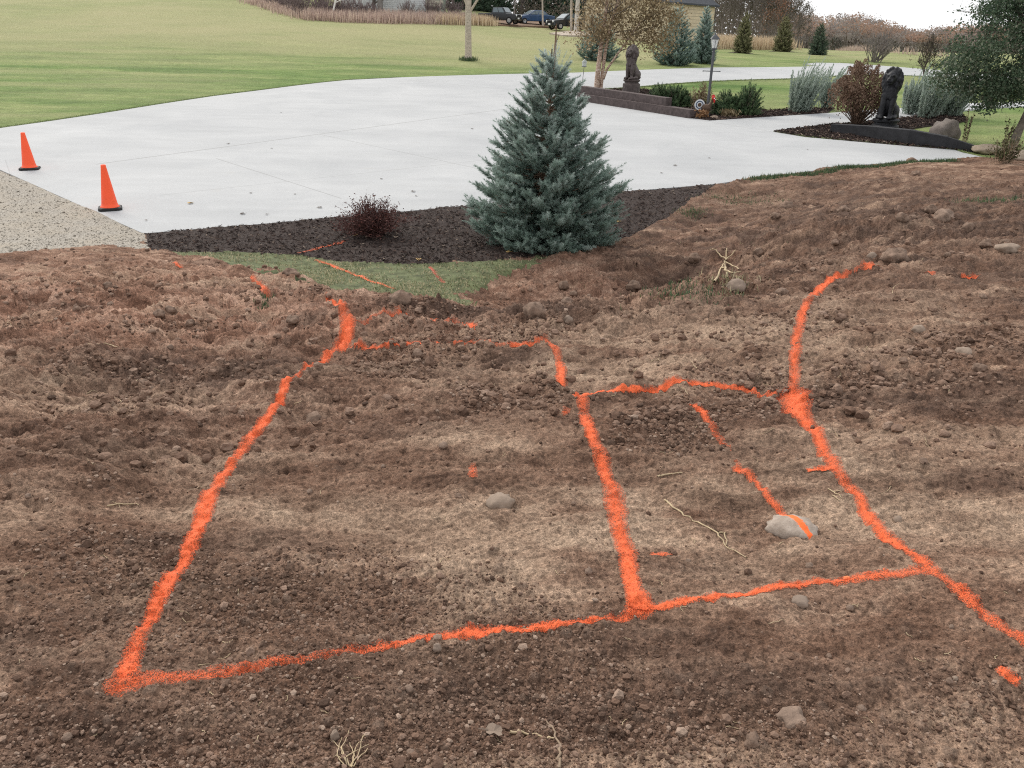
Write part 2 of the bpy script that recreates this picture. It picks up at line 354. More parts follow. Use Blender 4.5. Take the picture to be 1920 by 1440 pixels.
def concrete_mat(lines):
    m, t, b = new_mat('concrete'); p = geo(t)
    sep = N(t, 'ShaderNodeSeparateXYZ'); t.links.new(p, sep.inputs[0])
    c = ramp(t, noise(t, p, 0.35, 6, 0.65, 0.5), [(0.3, (0.368, 0.379, 0.388)), (0.7, (0.45, 0.459, 0.464))])
    mp = N(t, 'ShaderNodeMapping'); mp.inputs['Scale'].default_value = (0.25, 1.6, 1); mp.inputs['Rotation'].default_value = (0, 0, R(20)); t.links.new(p, mp.inputs['Vector'])
    c = mixc(t, 1.0, c, ramp(t, noise(t, mp.outputs[0], 1.2, 5, 0.6), [(0.3, 0.95), (0.7, 1.035)]), 'MULTIPLY')
    c = mixc(t, 1.0, c, ramp(t, noise(t, p, 30, 5, 0.7), [(0.25, 0.88), (0.75, 1.10)]), 'MULTIPLY')
    c = mixc(t, ramp(t, noise(t, p, 1.7, 3, 0.5), [(0.66, 0.0), (0.8, 0.25)]), c, (0.4, 0.38, 0.35))
    for (x0, y0), (x1, y1), wd, k in lines:      # saw cut joints
        dx, dy = x1 - x0, y1 - y0; L = math.hypot(dx, dy); nx, ny = -dy / L, dx / L
        d = math_(t, 'ABSOLUTE', math_(t, 'ADD', math_(t, 'ADD', math_(t, 'MULTIPLY', sep.outputs[0], nx), math_(t, 'MULTIPLY', sep.outputs[1], ny)), -(x0 * nx + y0 * ny)))
        s = math_(t, 'ADD', math_(t, 'ADD', math_(t, 'MULTIPLY', sep.outputs[0], dx / L), math_(t, 'MULTIPLY', sep.outputs[1], dy / L)), -(x0 * dx + y0 * dy) / L)
        f = math_(t, 'MULTIPLY', math_(t, 'LESS_THAN', d, wd), math_(t, 'MULTIPLY', math_(t, 'GREATER_THAN', s, 0.0), math_(t, 'LESS_THAN', s, L)))
        c = mixc(t, math_(t, 'MULTIPLY', f, k), c, (0.2, 0.2, 0.195))
    t.links.new(c, b.inputs['Base Color']); b.inputs['Roughness'].default_value = 0.85; b.inputs['Specular IOR Level'].default_value = 0.25
    bump(t, b, noise(t, p, 90, 4), 0.3, 0.004); return m
def paint_mat(name, col):
    m, t, b = new_mat(name); p = geo(t)
    f = noise(t, p, 140, 4, 0.75)
    t.links.new(ramp(t, noise(t, p, 28, 6, 0.75), [(0.3, tuple(c * q for c, q in zip(col, (0.72, 0.85, 1.2)))), (0.5, col), (0.7, tuple(min(1, c * q) for c, q in zip(col, (1.05, 1.25, 1.8))))]), b.inputs['Base Color']); b.inputs['Roughness'].default_value = 0.8
    f2 = noise(t, p, 320, 2, 0.6)
    g = math_(t, 'ADD', math_(t, 'MULTIPLY', math_(t, 'ADD', f, -0.5), 2.2), math_(t, 'MULTIPLY', math_(t, 'ADD', f2, -0.5), 3.2))
    a = math_(t, 'ADD', math_(t, 'MULTIPLY', math_(t, 'ADD', math_(t, 'ADD', attr(t, 'tint'), -0.55), g), 1.05), 0.46, True)
    t.links.new(a, b.inputs['Alpha']); bump(t, b, f, 0.7, 0.008); return m
M_ORANGE = paint_mat('orange_paint', (0.86, 0.140, 0.036)); M_RED = paint_mat('red_paint', (0.62, 0.10, 0.06))
M_BARK = simple('bark', (0.17, 0.145, 0.12), 0.95, 0.35, 9, bmp=0.02)
M_BARK_PALE = simple('pale_bark', (0.42, 0.36, 0.30), 0.9, 0.4, 14, bmp=0.01)
M_STONE = simple('stone', (0.235, 0.178, 0.14), 0.9, 0.3, 9, bmp=0.01)
M_CLOD = simple('clod', (0.20, 0.137, 0.102), 0.98, 0.45, 16, bmp=0.015)
M_PALE = simple('pale_stone', (0.26, 0.198, 0.153), 0.9, 0.25, 14, bmp=0.006)
M_STRAW = simple('straw', (0.42, 0.33, 0.21), 0.9, 0.25, 30)
M_TWIG = simple('twig', (0.27, 0.2, 0.14), 0.9, 0.3, 30)

# ------------------------------------------------------------------ zones of the ground
def in_poly(x, y, poly):
    c = np.zeros(x.shape, bool); n = len(poly); j = n - 1
    for i in range(n):
        xi, yi = poly[i]; xj, yj = poly[j]
        if yi != yj:
            c ^= ((yi > y) != (yj > y)) & (x < (xj - xi) * (y - yi) / (yj - yi) + xi)
        j = i
    return c
def wpoly(uv, f=P): return [tuple(f(u, v)[:2]) for u, v in uv]
NEAR_EDGE = [(1855, 297), (1700, 303), (1600, 310), (1450, 330), (1400, 336), (1340, 345), (1160, 360), (1020, 372), (880, 385), (740, 398), (600, 410), (430, 425), (275, 437)]
DRIVE = [(265, 436), (0, 318), (-130, 259), (0, 240), (100, 226), (200, 211), (300, 195), (400, 180), (480, 170), (550, 161), (600, 155), (650, 150), (700, 147.5), (750, 145), (850, 141.5), (960, 138.5), (1080, 136), (1200, 131), (1340, 126.5), (1430, 126),
         (1500, 125), (1535, 123.5), (1520, 121.5), (1513, 119.5), (1530, 117.5), (1575, 118), (1640, 122), (1735, 129.5), (1850, 138), (2000, 150), (2000, 166), (1850, 152), (1740, 143), (1655, 139), (1600, 140), (1550, 143), (1480, 147), (1400, 149), (1330, 151.5), (1250, 157), (1200, 162),
         (1130, 166), (1092, 174), (1100, 189), (1190, 203), (1292, 221), (1330, 226), (1440, 219), (1550, 212), (1640, 205), (1700, 202), (1800, 194), (1920, 190), (2100, 184), (2100, 192), (1920, 199), (1850, 202), (1790, 208), (1740, 215), (1690, 221), (1640, 227), (1560, 233), (1450, 247),
         (1510, 257), (1600, 265), (1680, 272), (1790, 281), (1805, 286)] + NEAR_EDGE
WDRIVE = wpoly(DRIVE)
ND = wpoly([(2600, 262), (2100, 285), (1930, 292)] + NEAR_EDGE + [(265, 436), (0, 318), (-130, 259), (-700, 285)])
ND = ND + [(-32, 24), (-32, -6), (40, -6)]
GRAVEL = wpoly([(288, 438), (265, 436), (0, 318), (-130, 259), (-700, 285), (-1200, 480), (-300, 480), (0, 482), (60, 474), (120, 466), (190, 461), (240, 467), (284, 470)], G)
MULCH = wpoly(NEAR_EDGE[4:] + [(285, 470), (330, 473), (440, 475), (560, 480), (640, 491), (760, 497), (900, 492), (1040, 476), (1120, 463), (1200, 440), (1262, 400), (1300, 372), (1330, 352)], G)
MULCH = wpoly([(1345, 344), (1160, 358), (1020, 370), (880, 383), (740, 396), (600, 408), (430, 423), (268, 435), (280, 471), (330, 473), (440, 475), (560, 480), (640, 491), (760, 497), (900, 492), (1040, 476), (1120, 463), (1200, 440), (1262, 402), (1300, 374)], G)
STRIP = wpoly([(330, 466), (440, 470), (560, 476), (640, 486), (760, 492), (900, 488), (1000, 484), (1030, 492), (930, 515), (885, 540), (900, 590), (930, 600), (850, 585), (760, 556), (650, 548), (560, 532), (480, 508), (400, 492), (340, 484)], G)

# adaptive grid of the near ground: finer towards the viewer's stance
A0, A1 = R(-64), R(68)
rr = np.concatenate([np.linspace(0.8, 1.3, 40)[:-1], 1.75 / np.tan(np.linspace(math.atan(1.75 / 1.3), math.atan(1.75 / 9), 720))[:-1], 9 * np.exp(np.linspace(0, math.log(34 / 9), 330))])
NRr = len(rr); aa = np.concatenate([np.linspace(A0, R(-46), 100)[:-1], np.linspace(R(-46), R(48), 1160)[:-1], np.linspace(R(48), A1, 110)]); NAa = len(aa)
RRm, AAm = np.meshgrid(rr, aa, indexing='ij')
GX = RRm * np.sin(AAm); GY = RRm * np.cos(AAm)
wob = 0.10 * fbm(GX * 2.2, GY * 2.2, 5, 4) + 0.03 * fbm(GX * 14, GY * 14, 8, 2)
wob2 = 0.10 * fbm(GX * 2.2, GY * 2.2, 55, 4)
sc_ = np.clip(np.hypot(GX, GY) / 9, 0.4, 2.0)
XW, YW = GX + wob * sc_, GY + wob2 * sc_
zg = in_poly(XW + 1.6 * wob2, YW + 1.6 * wob, GRAVEL) & ~in_poly(GX, GY, MULCH); zm = in_poly(GX + wob * 0.5, GY + wob2 * 0.5, MULCH) & ~zg; zs = in_poly(XW + 3.2 * wob2, YW + 3.2 * wob, STRIP) & ~zm & ~zg
zg = zg | (~zm & (_dist(GX, GY, [WDRIVE[2], WDRIVE[1], WDRIVE[0]]) < 0.7) & (GX < WDRIVE[0][0] + 0.15)); zs = zs & ~zg
zone = np.where(zg, 1, np.where(zm, 2, np.where(zs, 3, 0)))
def soft(mask, k=4):
    m = mask.astype(np.float32)
    for _ in range(k):
        m[1:-1] = (m[:-2] + m[1:-1] * 2 + m[2:]) / 4; m[:, 1:-1] = (m[:, :-2] + m[:, 1:-1] * 2 + m[:, 2:]) / 4
    return m
fg, fm, fs = soft(zg), soft(zm), soft(zs); fd = np.clip(1 - fg - fm - fs, 0, 1)
def blob(u, v, rx, ry):
    p = G(u, v); return np.exp(-(((GX - p[0]) / rx) ** 2 + ((GY - p[1]) / ry) ** 2))
H0 = ground(GX, GY)
rough = np.clip(0.29 + 0.7 * np.exp(-(_dist(GX, GY, CREST) / 0.5) ** 2) + 0.8 * np.exp(-(_dist(GX, GY, DIP) / 0.6) ** 2) + 1.25 * blob(150, 590, 4.5, 3.5) + 0.8 * blob(500, 560, 1.8, 1.2) + 1.0 * blob(1750, 430, 5.5, 4) + 0.6 * blob(1650, 345, 6, 5) + 0.5 * blob(1080, 530, 1.5, 1.5) + 0.5 * blob(900, 610, 1.8, 0.7) + 0.35 * blob(200, 830, 0.9, 0.7) + 0.3 * blob(1800, 700, 2, 1.5), 0, 1.4)
rd = GX * 0.985 - GY * 0.17, GX * 0.17 + GY * 0.985
strat = fbm(rd[0] * 0.6, rd[1] * 3.0, 21, 3, 0.5)                    # bucket and blade marks
lump_mask = np.clip(sstep(-0.02, 0.38, fbm(GX * 1.3, GY * 1.3, 77, 4)) + 0.75 * blob(600, 1400, 1.2, 0.30) + 0.6 * blob(1300, 1400, 1.2, 0.25) + 0.4 * blob(400, 1150, 0.6, 0.2), 0, 1)
near = 1 - sstep(7, 13, RRm)
_n = np.nonzero(RRm < 11); c1 = np.zeros(GX.shape, np.float32); c2 = c1.copy()
c1[_n] = clods(GX[_n], GY[_n], 0.022, 3, 0.75, 0.005, 0.011); c2[_n] = clods(GX[_n], GY[_n], 0.05, 13, 0.5, 0.008, 0.022); c3 = clods(GX, GY, 0.17, 23, 0.30, 0.015, 0.05); c4 = clods(GX, GY, 0.5, 33, 0.35, 0.05, 0.15)
peb = (0.9 * c1 + c2) * (0.25 + 0.75 * lump_mask) * near
DH = 0.085 * fbm(GX * 0.8, GY * 0.8, 31, 3) * (0.5 + rough) + 0.034 * strat * (0.6 + 0.9 * rough)
rid = 1 - np.abs(fbm(GX * 2.1, GY * 2.6, 41, 5, 0.6)) * 2
DH += 0.06 * (rid - 0.4) * rough + 0.05 * fbm(GX * 5, GY * 6.5, 43, 4, 0.62) * rough + 0.014 * fbm(GX * 11, GY * 13, 47, 4, 0.7) + 0.007 * fbm(GX * 60, GY * 60, 49, 3, 0.75)
bil = np.abs(fbm(GX * 4.2, GY * 5.0, 45, 5, 0.62)); DH += rough * (0.075 * np.minimum(bil, 0.45) + 0.03 * np.abs(fbm(GX * 13, GY * 15, 46, 4, 0.65)))
cr = np.abs(fbm(GX * 1.9 + 0.3 * wob, GY * 2.7, 63, 5, 0.6)); cr2 = np.abs(fbm(GX * 5.5, GY * 7.5, 65, 4, 0.6)); crk = np.exp(-(cr / 0.035) ** 2) * np.clip(rough - 0.12, 0, 1.2) + 0.5 * np.exp(-(cr2 / 0.045) ** 2) * np.clip(rough - 0.3, 0, 1); DH -= 0.022 * crk
DH += c3 * (0.15 + 0.85 * rough * lump_mask) + c4 * rough * 0.7 * lump_mask + peb
# wheel ruts pressed along the lane behind the heap
lane = blob(1200, 500, 2.2, 2.0) + blob(1380, 415, 2.2, 2.6); lane = np.clip(lane, 0, 1)
la = math.atan2(G(1400, 380)[1] - G(1050, 545)[1], G(1400, 380)[0] - G(1050, 545)[0]); lx = GX * math.cos(la) + GY * math.sin(la); ly = -GX * math.sin(la) + GY * math.cos(la)
DH += lane * (0.012 * np.sin(lx * 55 + 2 * fbm(GX * 3, GY * 3, 61, 2)) * sstep(-0.2, 0.4, np.sin(ly * 7)) + 0.02 * np.sin(ly * 7))
DG = 0.012 * fbm(GX * 7, GY * 7, 51, 4) + 0.9 * clods(GX, GY, 0.035, 53, 0.8, 0.006, 0.014) + 0.03 * fbm(GX * 0.8, GY * 0.8, 52, 2) + 0.012
DM = 0.03 * fbm(GX * 3, GY * 3, 71, 3) + 0.02 * fbm(GX * 22, GY * 22, 73, 3, 0.7) + 0.02
DS = 0.025 * fbm(GX * 4, GY * 4, 81, 4) + 0.012 * fbm(GX * 25, GY * 25, 83, 3, 0.7)
HZ = H0 + fd * DH + fg * DG + fm * DM + fs * DS
ind = in_poly(GX, GY, WDRIVE)
dcell = soft(ind, 2)
HZ = np.where(dcell > 0.45, np.minimum(HZ, plane(GX, GY) - 0.02 - 0.10 * dcell), HZ)
ndm = in_poly(GX, GY, ND)

red = np.clip(0.9 * blob(120, 560, 5, 3.2) + 0.75 * blob(520, 570, 2.5, 1.6) + 0.5 * blob(1060, 540, 1.8, 1.6) + 0.3 * blob(1300, 440, 2, 3) + 0.0 * blob(1750, 380, 5, 4) + 0.25 * blob(300, 760, 1.5, 1), 0, 1)
nz = fbm(GX * 0.9, GY * 2.2, 91, 5, 0.6); nz2 = fbm(GX * 2.4, GY * 4.5, 93, 4, 0.6)
dry = (0.9 * blob(120, 720, 1.5, 0.8) + 0.8 * blob(860, 1080, 0.22, 0.5) + 0.55 * blob(1080, 1080, 0.7, 0.3) + 0.75 * blob(1200, 650, 1.8, 0.8) + 0.6 * blob(60, 970, 0.6, 0.25) + 0.5 * blob(620, 965, 0.7, 0.2) + 0.5 * blob(1620, 930, 0.8, 0.5) + 0.35 * blob(1400, 600, 1.5, 1)
       + 0.35 * blob(1420, 380, 1.6, 2.4) + 0.35 * blob(700, 690, 1.2, 0.4) + 0.4 * blob(1600, 1380, 0.6, 0.2) + 0.35 * blob(560, 560, 1.2, 0.8))
dry += 0.6 * blob(930, 1000, 0.5, 0.3) + 0.55 * blob(870, 850, 0.4, 0.35) + 0.4 * blob(1300, 960, 0.5, 0.25) + 0.5 * blob(1750, 900, 0.6, 0.4) + 0.45 * blob(350, 1130, 0.5, 0.15) + 0.4 * blob(1050, 690, 0.8, 0.3) + 0.6 * blob(330, 530, 1.6, 0.7)
dry = np.clip(1.0 * dry * (0.75 + 1.5 * nz2) + 0.7 * sstep(0.05, 0.5, nz) * 0.8, 0, 1)
wet_shade = (0.9 * blob(420, 700, 0.9, 0.5) + 0.7 * blob(300, 660, 1.2, 0.4) + 0.6 * blob(1330, 765, 0.7, 0.25) + 0.8 * blob(860, 600, 1.2, 0.45) + 0.5 * blob(180, 840, 0.6, 0.4) + 0.4 * blob(1120, 585, 1.4, 0.5) + 0.5 * blob(1550, 770, 0.4, 0.2)
       + 0.4 * blob(1560, 1310, 0.35, 0.12) + 0.45 * blob(700, 1350, 0.8, 0.2) + 0.4 * blob(750, 790, 1.0, 0.4) + 0.5 * blob(900, 700, 0.8, 0.3) + 0.95 * blob(1780, 400, 6, 6) + 0.35 * blob(1250, 470, 1.2, 1.5) + 0.3 * blob(1350, 850, 0.5, 0.3))  # the widest blob darkens the upper right slope
wet_shade += 0.65 * np.exp(-(_dist(GX, GY, DIP) / 0.45) ** 2) + 0.5 * np.exp(-(_dist(GX, GY, [tuple(G(u, v)[:2]) for u, v in ((720, 575), (800, 590), (900, 606), (1000, 606))]) / 0.35) ** 2)  # painted shade: dark soil colour along the hollow and the crest's edge
wet_shade += 0.25 * np.clip(crk, 0, 1)  # crevice shade put into the soil colour
wet_shade = np.clip(wet_shade * (0.8 + 1.2 * fbm(GX * 2.6, GY * 5, 97, 5, 0.6)) + 0.55 * sstep(0.12, 0.5, -nz), 0, 1)
dry = dry * (1 - wet_shade); lumpa = np.clip(peb * 70 + c3 * 12 * rough, 0, 1)

def zone_mesh(name, code, mat, attrs=()):
    zf = zone[:-1, :-1]; keep = (zf == code) & ndm[:-1, :-1] & ~(ind[:-1, :-1] & (dcell[:-1, :-1] > 0.999) & (np.minimum(np.roll(ind, 14, 0), np.roll(ind, -14, 0))[:-1, :-1]))
    i, j = np.nonzero(keep); q = np.stack([i * NAa + j, i * NAa + j + 1, (i + 1) * NAa + j + 1, (i + 1) * NAa + j], 1)[:, ::-1]
    used, inv = np.unique(q, return_inverse=True)
    m = MB(); m.add(np.stack([GX.ravel()[used], GY.ravel()[used], HZ.ravel()[used]], 1), inv.reshape(-1, 4))
    o = m.build(name, mat, smooth=True); o['kind'] = 'structure'
    for an, arr in attrs:
        at_ = o.data.attributes.new(an, 'FLOAT', 'POINT'); at_.data.foreach_set('value', arr.ravel()[used].astype(np.float32))
    return o
zone_mesh('dirt_ground', 0, M_SOIL, (('red', red), ('dry', dry), ('wet_shade', wet_shade), ('lump', lumpa)))
zone_mesh('gravel_ground', 1, M_GRAVEL)
zone_mesh('mulch_ground', 2, M_MULCH)
M_TURF = simple('turf_soil', (0.10, 0.115, 0.055), 0.95, 0.5, 6, bmp=0.02)
zone_mesh('grass_ground', 3, M_TURF)

from math import log
def HS(x, y):
    """height of the finished near ground at points"""
    x = np.atleast_1d(np.asarray(x, float)); y = np.atleast_1d(np.asarray(y, float))
    r = np.interp(np.hypot(x, y), rr, np.arange(NRr)); a = np.interp(np.arctan2(x, y), aa, np.arange(NAa))
    i = np.clip(r, 0, NRr - 1.001); j = np.clip(a, 0, NAa - 1.001); i0 = i.astype(int); j0 = j.astype(int); fi = i - i0; fj = j - j0
    return (HZ[i0, j0] * (1 - fi) + HZ[i0 + 1, j0] * fi) * (1 - fj) + (HZ[i0, j0 + 1] * (1 - fi) + HZ[i0 + 1, j0 + 1] * fi) * fj
def GS(u, v):
    return hit(u, v, lambda x, y: HS(x, y)[0])

# ------------------------------------------------------------------ driveway slab, lawn, planting beds
def densify(poly, step):
    o = []
    for k in range(len(poly)):
        a = np.array(poly[k]); b = np.array(poly[(k + 1) % len(poly)]); n = max(1, int(np.linalg.norm(b - a) / step))
        for i in range(n): o.append(tuple(a + (b - a) * i / n))
    return o
def sheet(name, poly, dz, mat, depth=0.15, step=1.0, hf=plane, bumpf=None):
    poly = densify(poly, step); n = len(poly); pa = np.array(poly)
    x0, y0 = pa.min(0); x1, y1 = pa.max(0)
    gx, gy = np.meshgrid(np.arange(x0, x1, step), np.arange(y0, y1, step)); gx = gx.ravel(); gy = gy.ravel(); k = in_poly(gx, gy, poly)
    pts = [Vector(p) for p in poly] + [Vector((a, b)) for a, b in zip(gx[k], gy[k])]
    vs, es, fs_, ov, _, _ = delaunay_2d_cdt(pts, [(i, (i + 1) % n) for i in range(n)], [list(range(n))], 1, 1e-4)
    va = np.array([tuple(v) for v in vs]); z = hf(va[:, 0], va[:, 1]) + dz
    first = {}
    for i, lst in enumerate(ov):
        for q in lst: first[q] = i
    bnd = [first[i] for i in range(n)]
    if bumpf is not None: z = z + bumpf(va[:, 0], va[:, 1])
    m = MB(); V = np.column_stack([va, z]); m.add(V, np.array([list(f) for f in fs_ if len(f) == 3]))
    lo = V[bnd].copy(); lo[:, 2] -= depth; b = m.n; m.add(lo, np.zeros((0, 4), int))
    i = np.arange(n); m.F.append(np.stack([np.array(bnd), b + i, b + (i + 1) % n, np.array(bnd)[(i + 1) % n]], 1))
    o = m.build(name, mat); o['kind'] = 'structure'; return o
def wl(a, b, wd=0.02, k=0.8): return (tuple(P(*a)[:2]), tuple(P(*b)[:2]), wd, k)
JOINTS = [wl((180, 308), (980, 200), 0.035, .5), (wl((300, 366), (1000, 290), 0.014, .4)), wl((405, 297), (640, 372), 0.016, .5), wl((600, 252), (960, 330), 0.016, .5), wl((760, 150), (1000, 172), 0.04, .35), wl((20, 330), (10, 300), .01, .3),
          wl((1290, 222), (1510, 257), 0.02, .5), wl((1100, 230), (1700, 300), 0.014, .25)]
sheet('driveway', WDRIVE, 0.0, concrete_mat(JOINTS), 0.16, 1.5)

def lawn():
    nr, na = 520, 420
    r = 11 * np.exp(np.linspace(0, math.log(1500 / 11), nr)); a = np.linspace(R(-75), R(75), na)
    r_, a_ = np.meshgrid(r, a, indexing='ij'); x = r_ * np.sin(a_); y = r_ * np.cos(a_)
    z = plane(x, y) - 0.035 + 0.02 * fbm(x * 0.7, y * 0.7, 101, 3) + 0.02 * fbm(x * 3, y * 3, 103, 3) * (r_ < 80) + 0.25 * fbm(x * .03, y * .03, 107, 2) * sstep(50, 90, r_)
    nd = in_poly(x, y, ND); z = np.where(nd, z - 0.35, z)
    dr = in_poly(x, y, WDRIVE); z = np.where(dr, plane(x, y) - 0.07, np.where(~nd & (soft(dr, 1) > 0), plane(x, y) - 0.03, z))
    d = 0.9 * sstep(46, 62, y) * (1 - 0.6 * sstep(85, 100, y)) * (1 - sstep(6, 20, x)) + 0.45 * sstep(14, 30, x) * sstep(58, 75, y)
    d = d + 0.25 + 0.5 * fbm(x * 0.12, y * 0.5, 109, 4)
    i, j = np.nonzero(np.ones((nr - 1, na - 1), bool)); q = np.stack([i * na + j, i * na + j + 1, (i + 1) * na + j + 1, (i + 1) * na + j], 1)[:, ::-1]
    m = MB(); m.add(np.stack([x, y, z], -1).reshape(-1, 3), q); o = m.build('lawn', M_LAWN, smooth=True); o['kind'] = 'structure'
    at_ = o.data.attributes.new('dry', 'FLOAT', 'POINT'); at_.data.foreach_set('value', np.clip(d, 0, 1).ravel().astype(np.float32))
lawn()
def base_soil():
    """coarse soil beside and behind the viewer, under the fine ground"""
    x, y = np.meshgrid(np.linspace(-30, 34, 160), np.linspace(-26, 16, 120), indexing='ij'); az = np.arctan2(x, y); ins = (az > A0 + 0.07) & (az < A1 - 0.07) & (np.hypot(x, y) > 1.2); z = ground(x, y) + np.where(ins, -0.30, -0.03 + 0.05 * fbm(x * 0.8, y * 0.8, 31, 3))
    i, j = np.nonzero(np.ones((159, 119), bool)); q = np.stack([i * 120 + j, (i + 1) * 120 + j, (i + 1) * 120 + j + 1, i * 120 + j + 1], 1)
    m = MB(); m.add(np.stack([x, y, z], -1).reshape(-1, 3), q); o = m.build('subsoil_ground', M_SOIL, smooth=True); o['kind'] = 'structure'
base_soil()
bedbump = lambda x, y: 0.03 * fbm(x * 2, y * 2, 121, 3) + 0.03
LBED = [(1092, 172), (1180, 166), (1262, 172), (1330, 196), (1440, 207), (1490, 204), (1565, 201), (1550, 212), (1440, 219), (1330, 226), (1292, 221), (1190, 203), (1100, 189)]
RBED = [(1451, 247), (1560, 233), (1640, 227), (1690, 221), (1740, 215), (1800, 208), (1814, 226), (1700, 242), (1690, 252), (1830, 283), (1790, 281), (1680, 272), (1600, 265), (1510, 257)]
sheet('mulch_bed', wpoly(LBED), -0.02, M_MULCH, 0.1, 0.4, plane, bedbump)
sheet('mulch_bed', wpoly(RBED), -0.02, M_MULCH, 0.1, 0.4, plane, bedbump)

# ------------------------------------------------------------------ spray painted lines on the soil
PAINT = np.zeros(GX.shape, np.float32)
def stroke(label, uv, hw, strength=1.0, group='orange spray paint lines on the soil', mat=None, name='paint_line', cat='paint line', seed=0):
    pts = [GS(u, v)[:2] for u, v in uv]
    hw = np.broadcast_to(np.asarray(hw, float) * 0.60, (len(pts),))
    best = np.full(GX.shape, 9.0, np.float32); wdt = np.full(GX.shape, 0.03, np.float32)
    lo = np.min(pts, 0) - 0.4; hi = np.max(pts, 0) + 0.4
    box = (GX > lo[0]) & (GX < hi[0]) & (GY > lo[1]) & (GY < hi[1]); ii = np.nonzero(box); x = GX[ii]; y = GY[ii]; b = best[ii]; wv = wdt[ii]
    x = x + 0.009 * fbm(x * 5, y * 5, 131 + seed, 3); y = y + 0.009 * fbm(x * 5, y * 5, 141 + seed, 3)
    if len(pts) == 1: pts = [pts[0], pts[0] + np.array([0.01, 0])]; hw = np.repeat(hw, 2)
    for k in range(len(pts) - 1):
        a = pts[k]; d = pts[k + 1] - a; t = np.clip(((x - a[0]) * d[0] + (y - a[1]) * d[1]) / (d @ d + 1e-9), 0, 1)
        dist = np.hypot(x - a[0] - t * d[0], y - a[1] - t * d[1]); wk = hw[k] * (1 - t) + hw[k + 1] * t
        up = dist / wk < b / wv; b = np.where(up, dist, b); wv = np.where(up, wk, wv)
    n1 = fbm(x * 9, y * 9, 151 + seed, 4, 0.6)
    q = b / wv * (1 + 0.22 * n1)
    cov = (1 - sstep(0.0, 2.1, q)) * strength * (0.92 + 0.85 * fbm(x * 2.3, y * 2.3, 161 + seed, 3))
    cm = np.zeros(GX.shape, np.float32); cm[ii] = cov; np.maximum(PAINT, cm, out=PAINT)
    f = (cm[:-1, :-1] > 0.13) & ndm[:-1, :-1] & ~ind[:-1, :-1]
    i, j = np.nonzero(f)
    if not len(i): return
    qd = np.stack([i * NAa + j, i * NAa + j + 1, (i + 1) * NAa + j + 1, (i + 1) * NAa + j], 1)[:, ::-1]
    used, inv = np.unique(qd, return_inverse=True)
    m = MB(); m.add(np.stack([GX.ravel()[used], GY.ravel()[used], HZ.ravel()[used] + 0.003 + 0.00035 * (seed // 7)], 1), inv.reshape(-1, 4), np.clip(cm.ravel()[used], 0, 1))
    return tag(m.build(name, mat or M_ORANGE, smooth=True), label, cat, group)
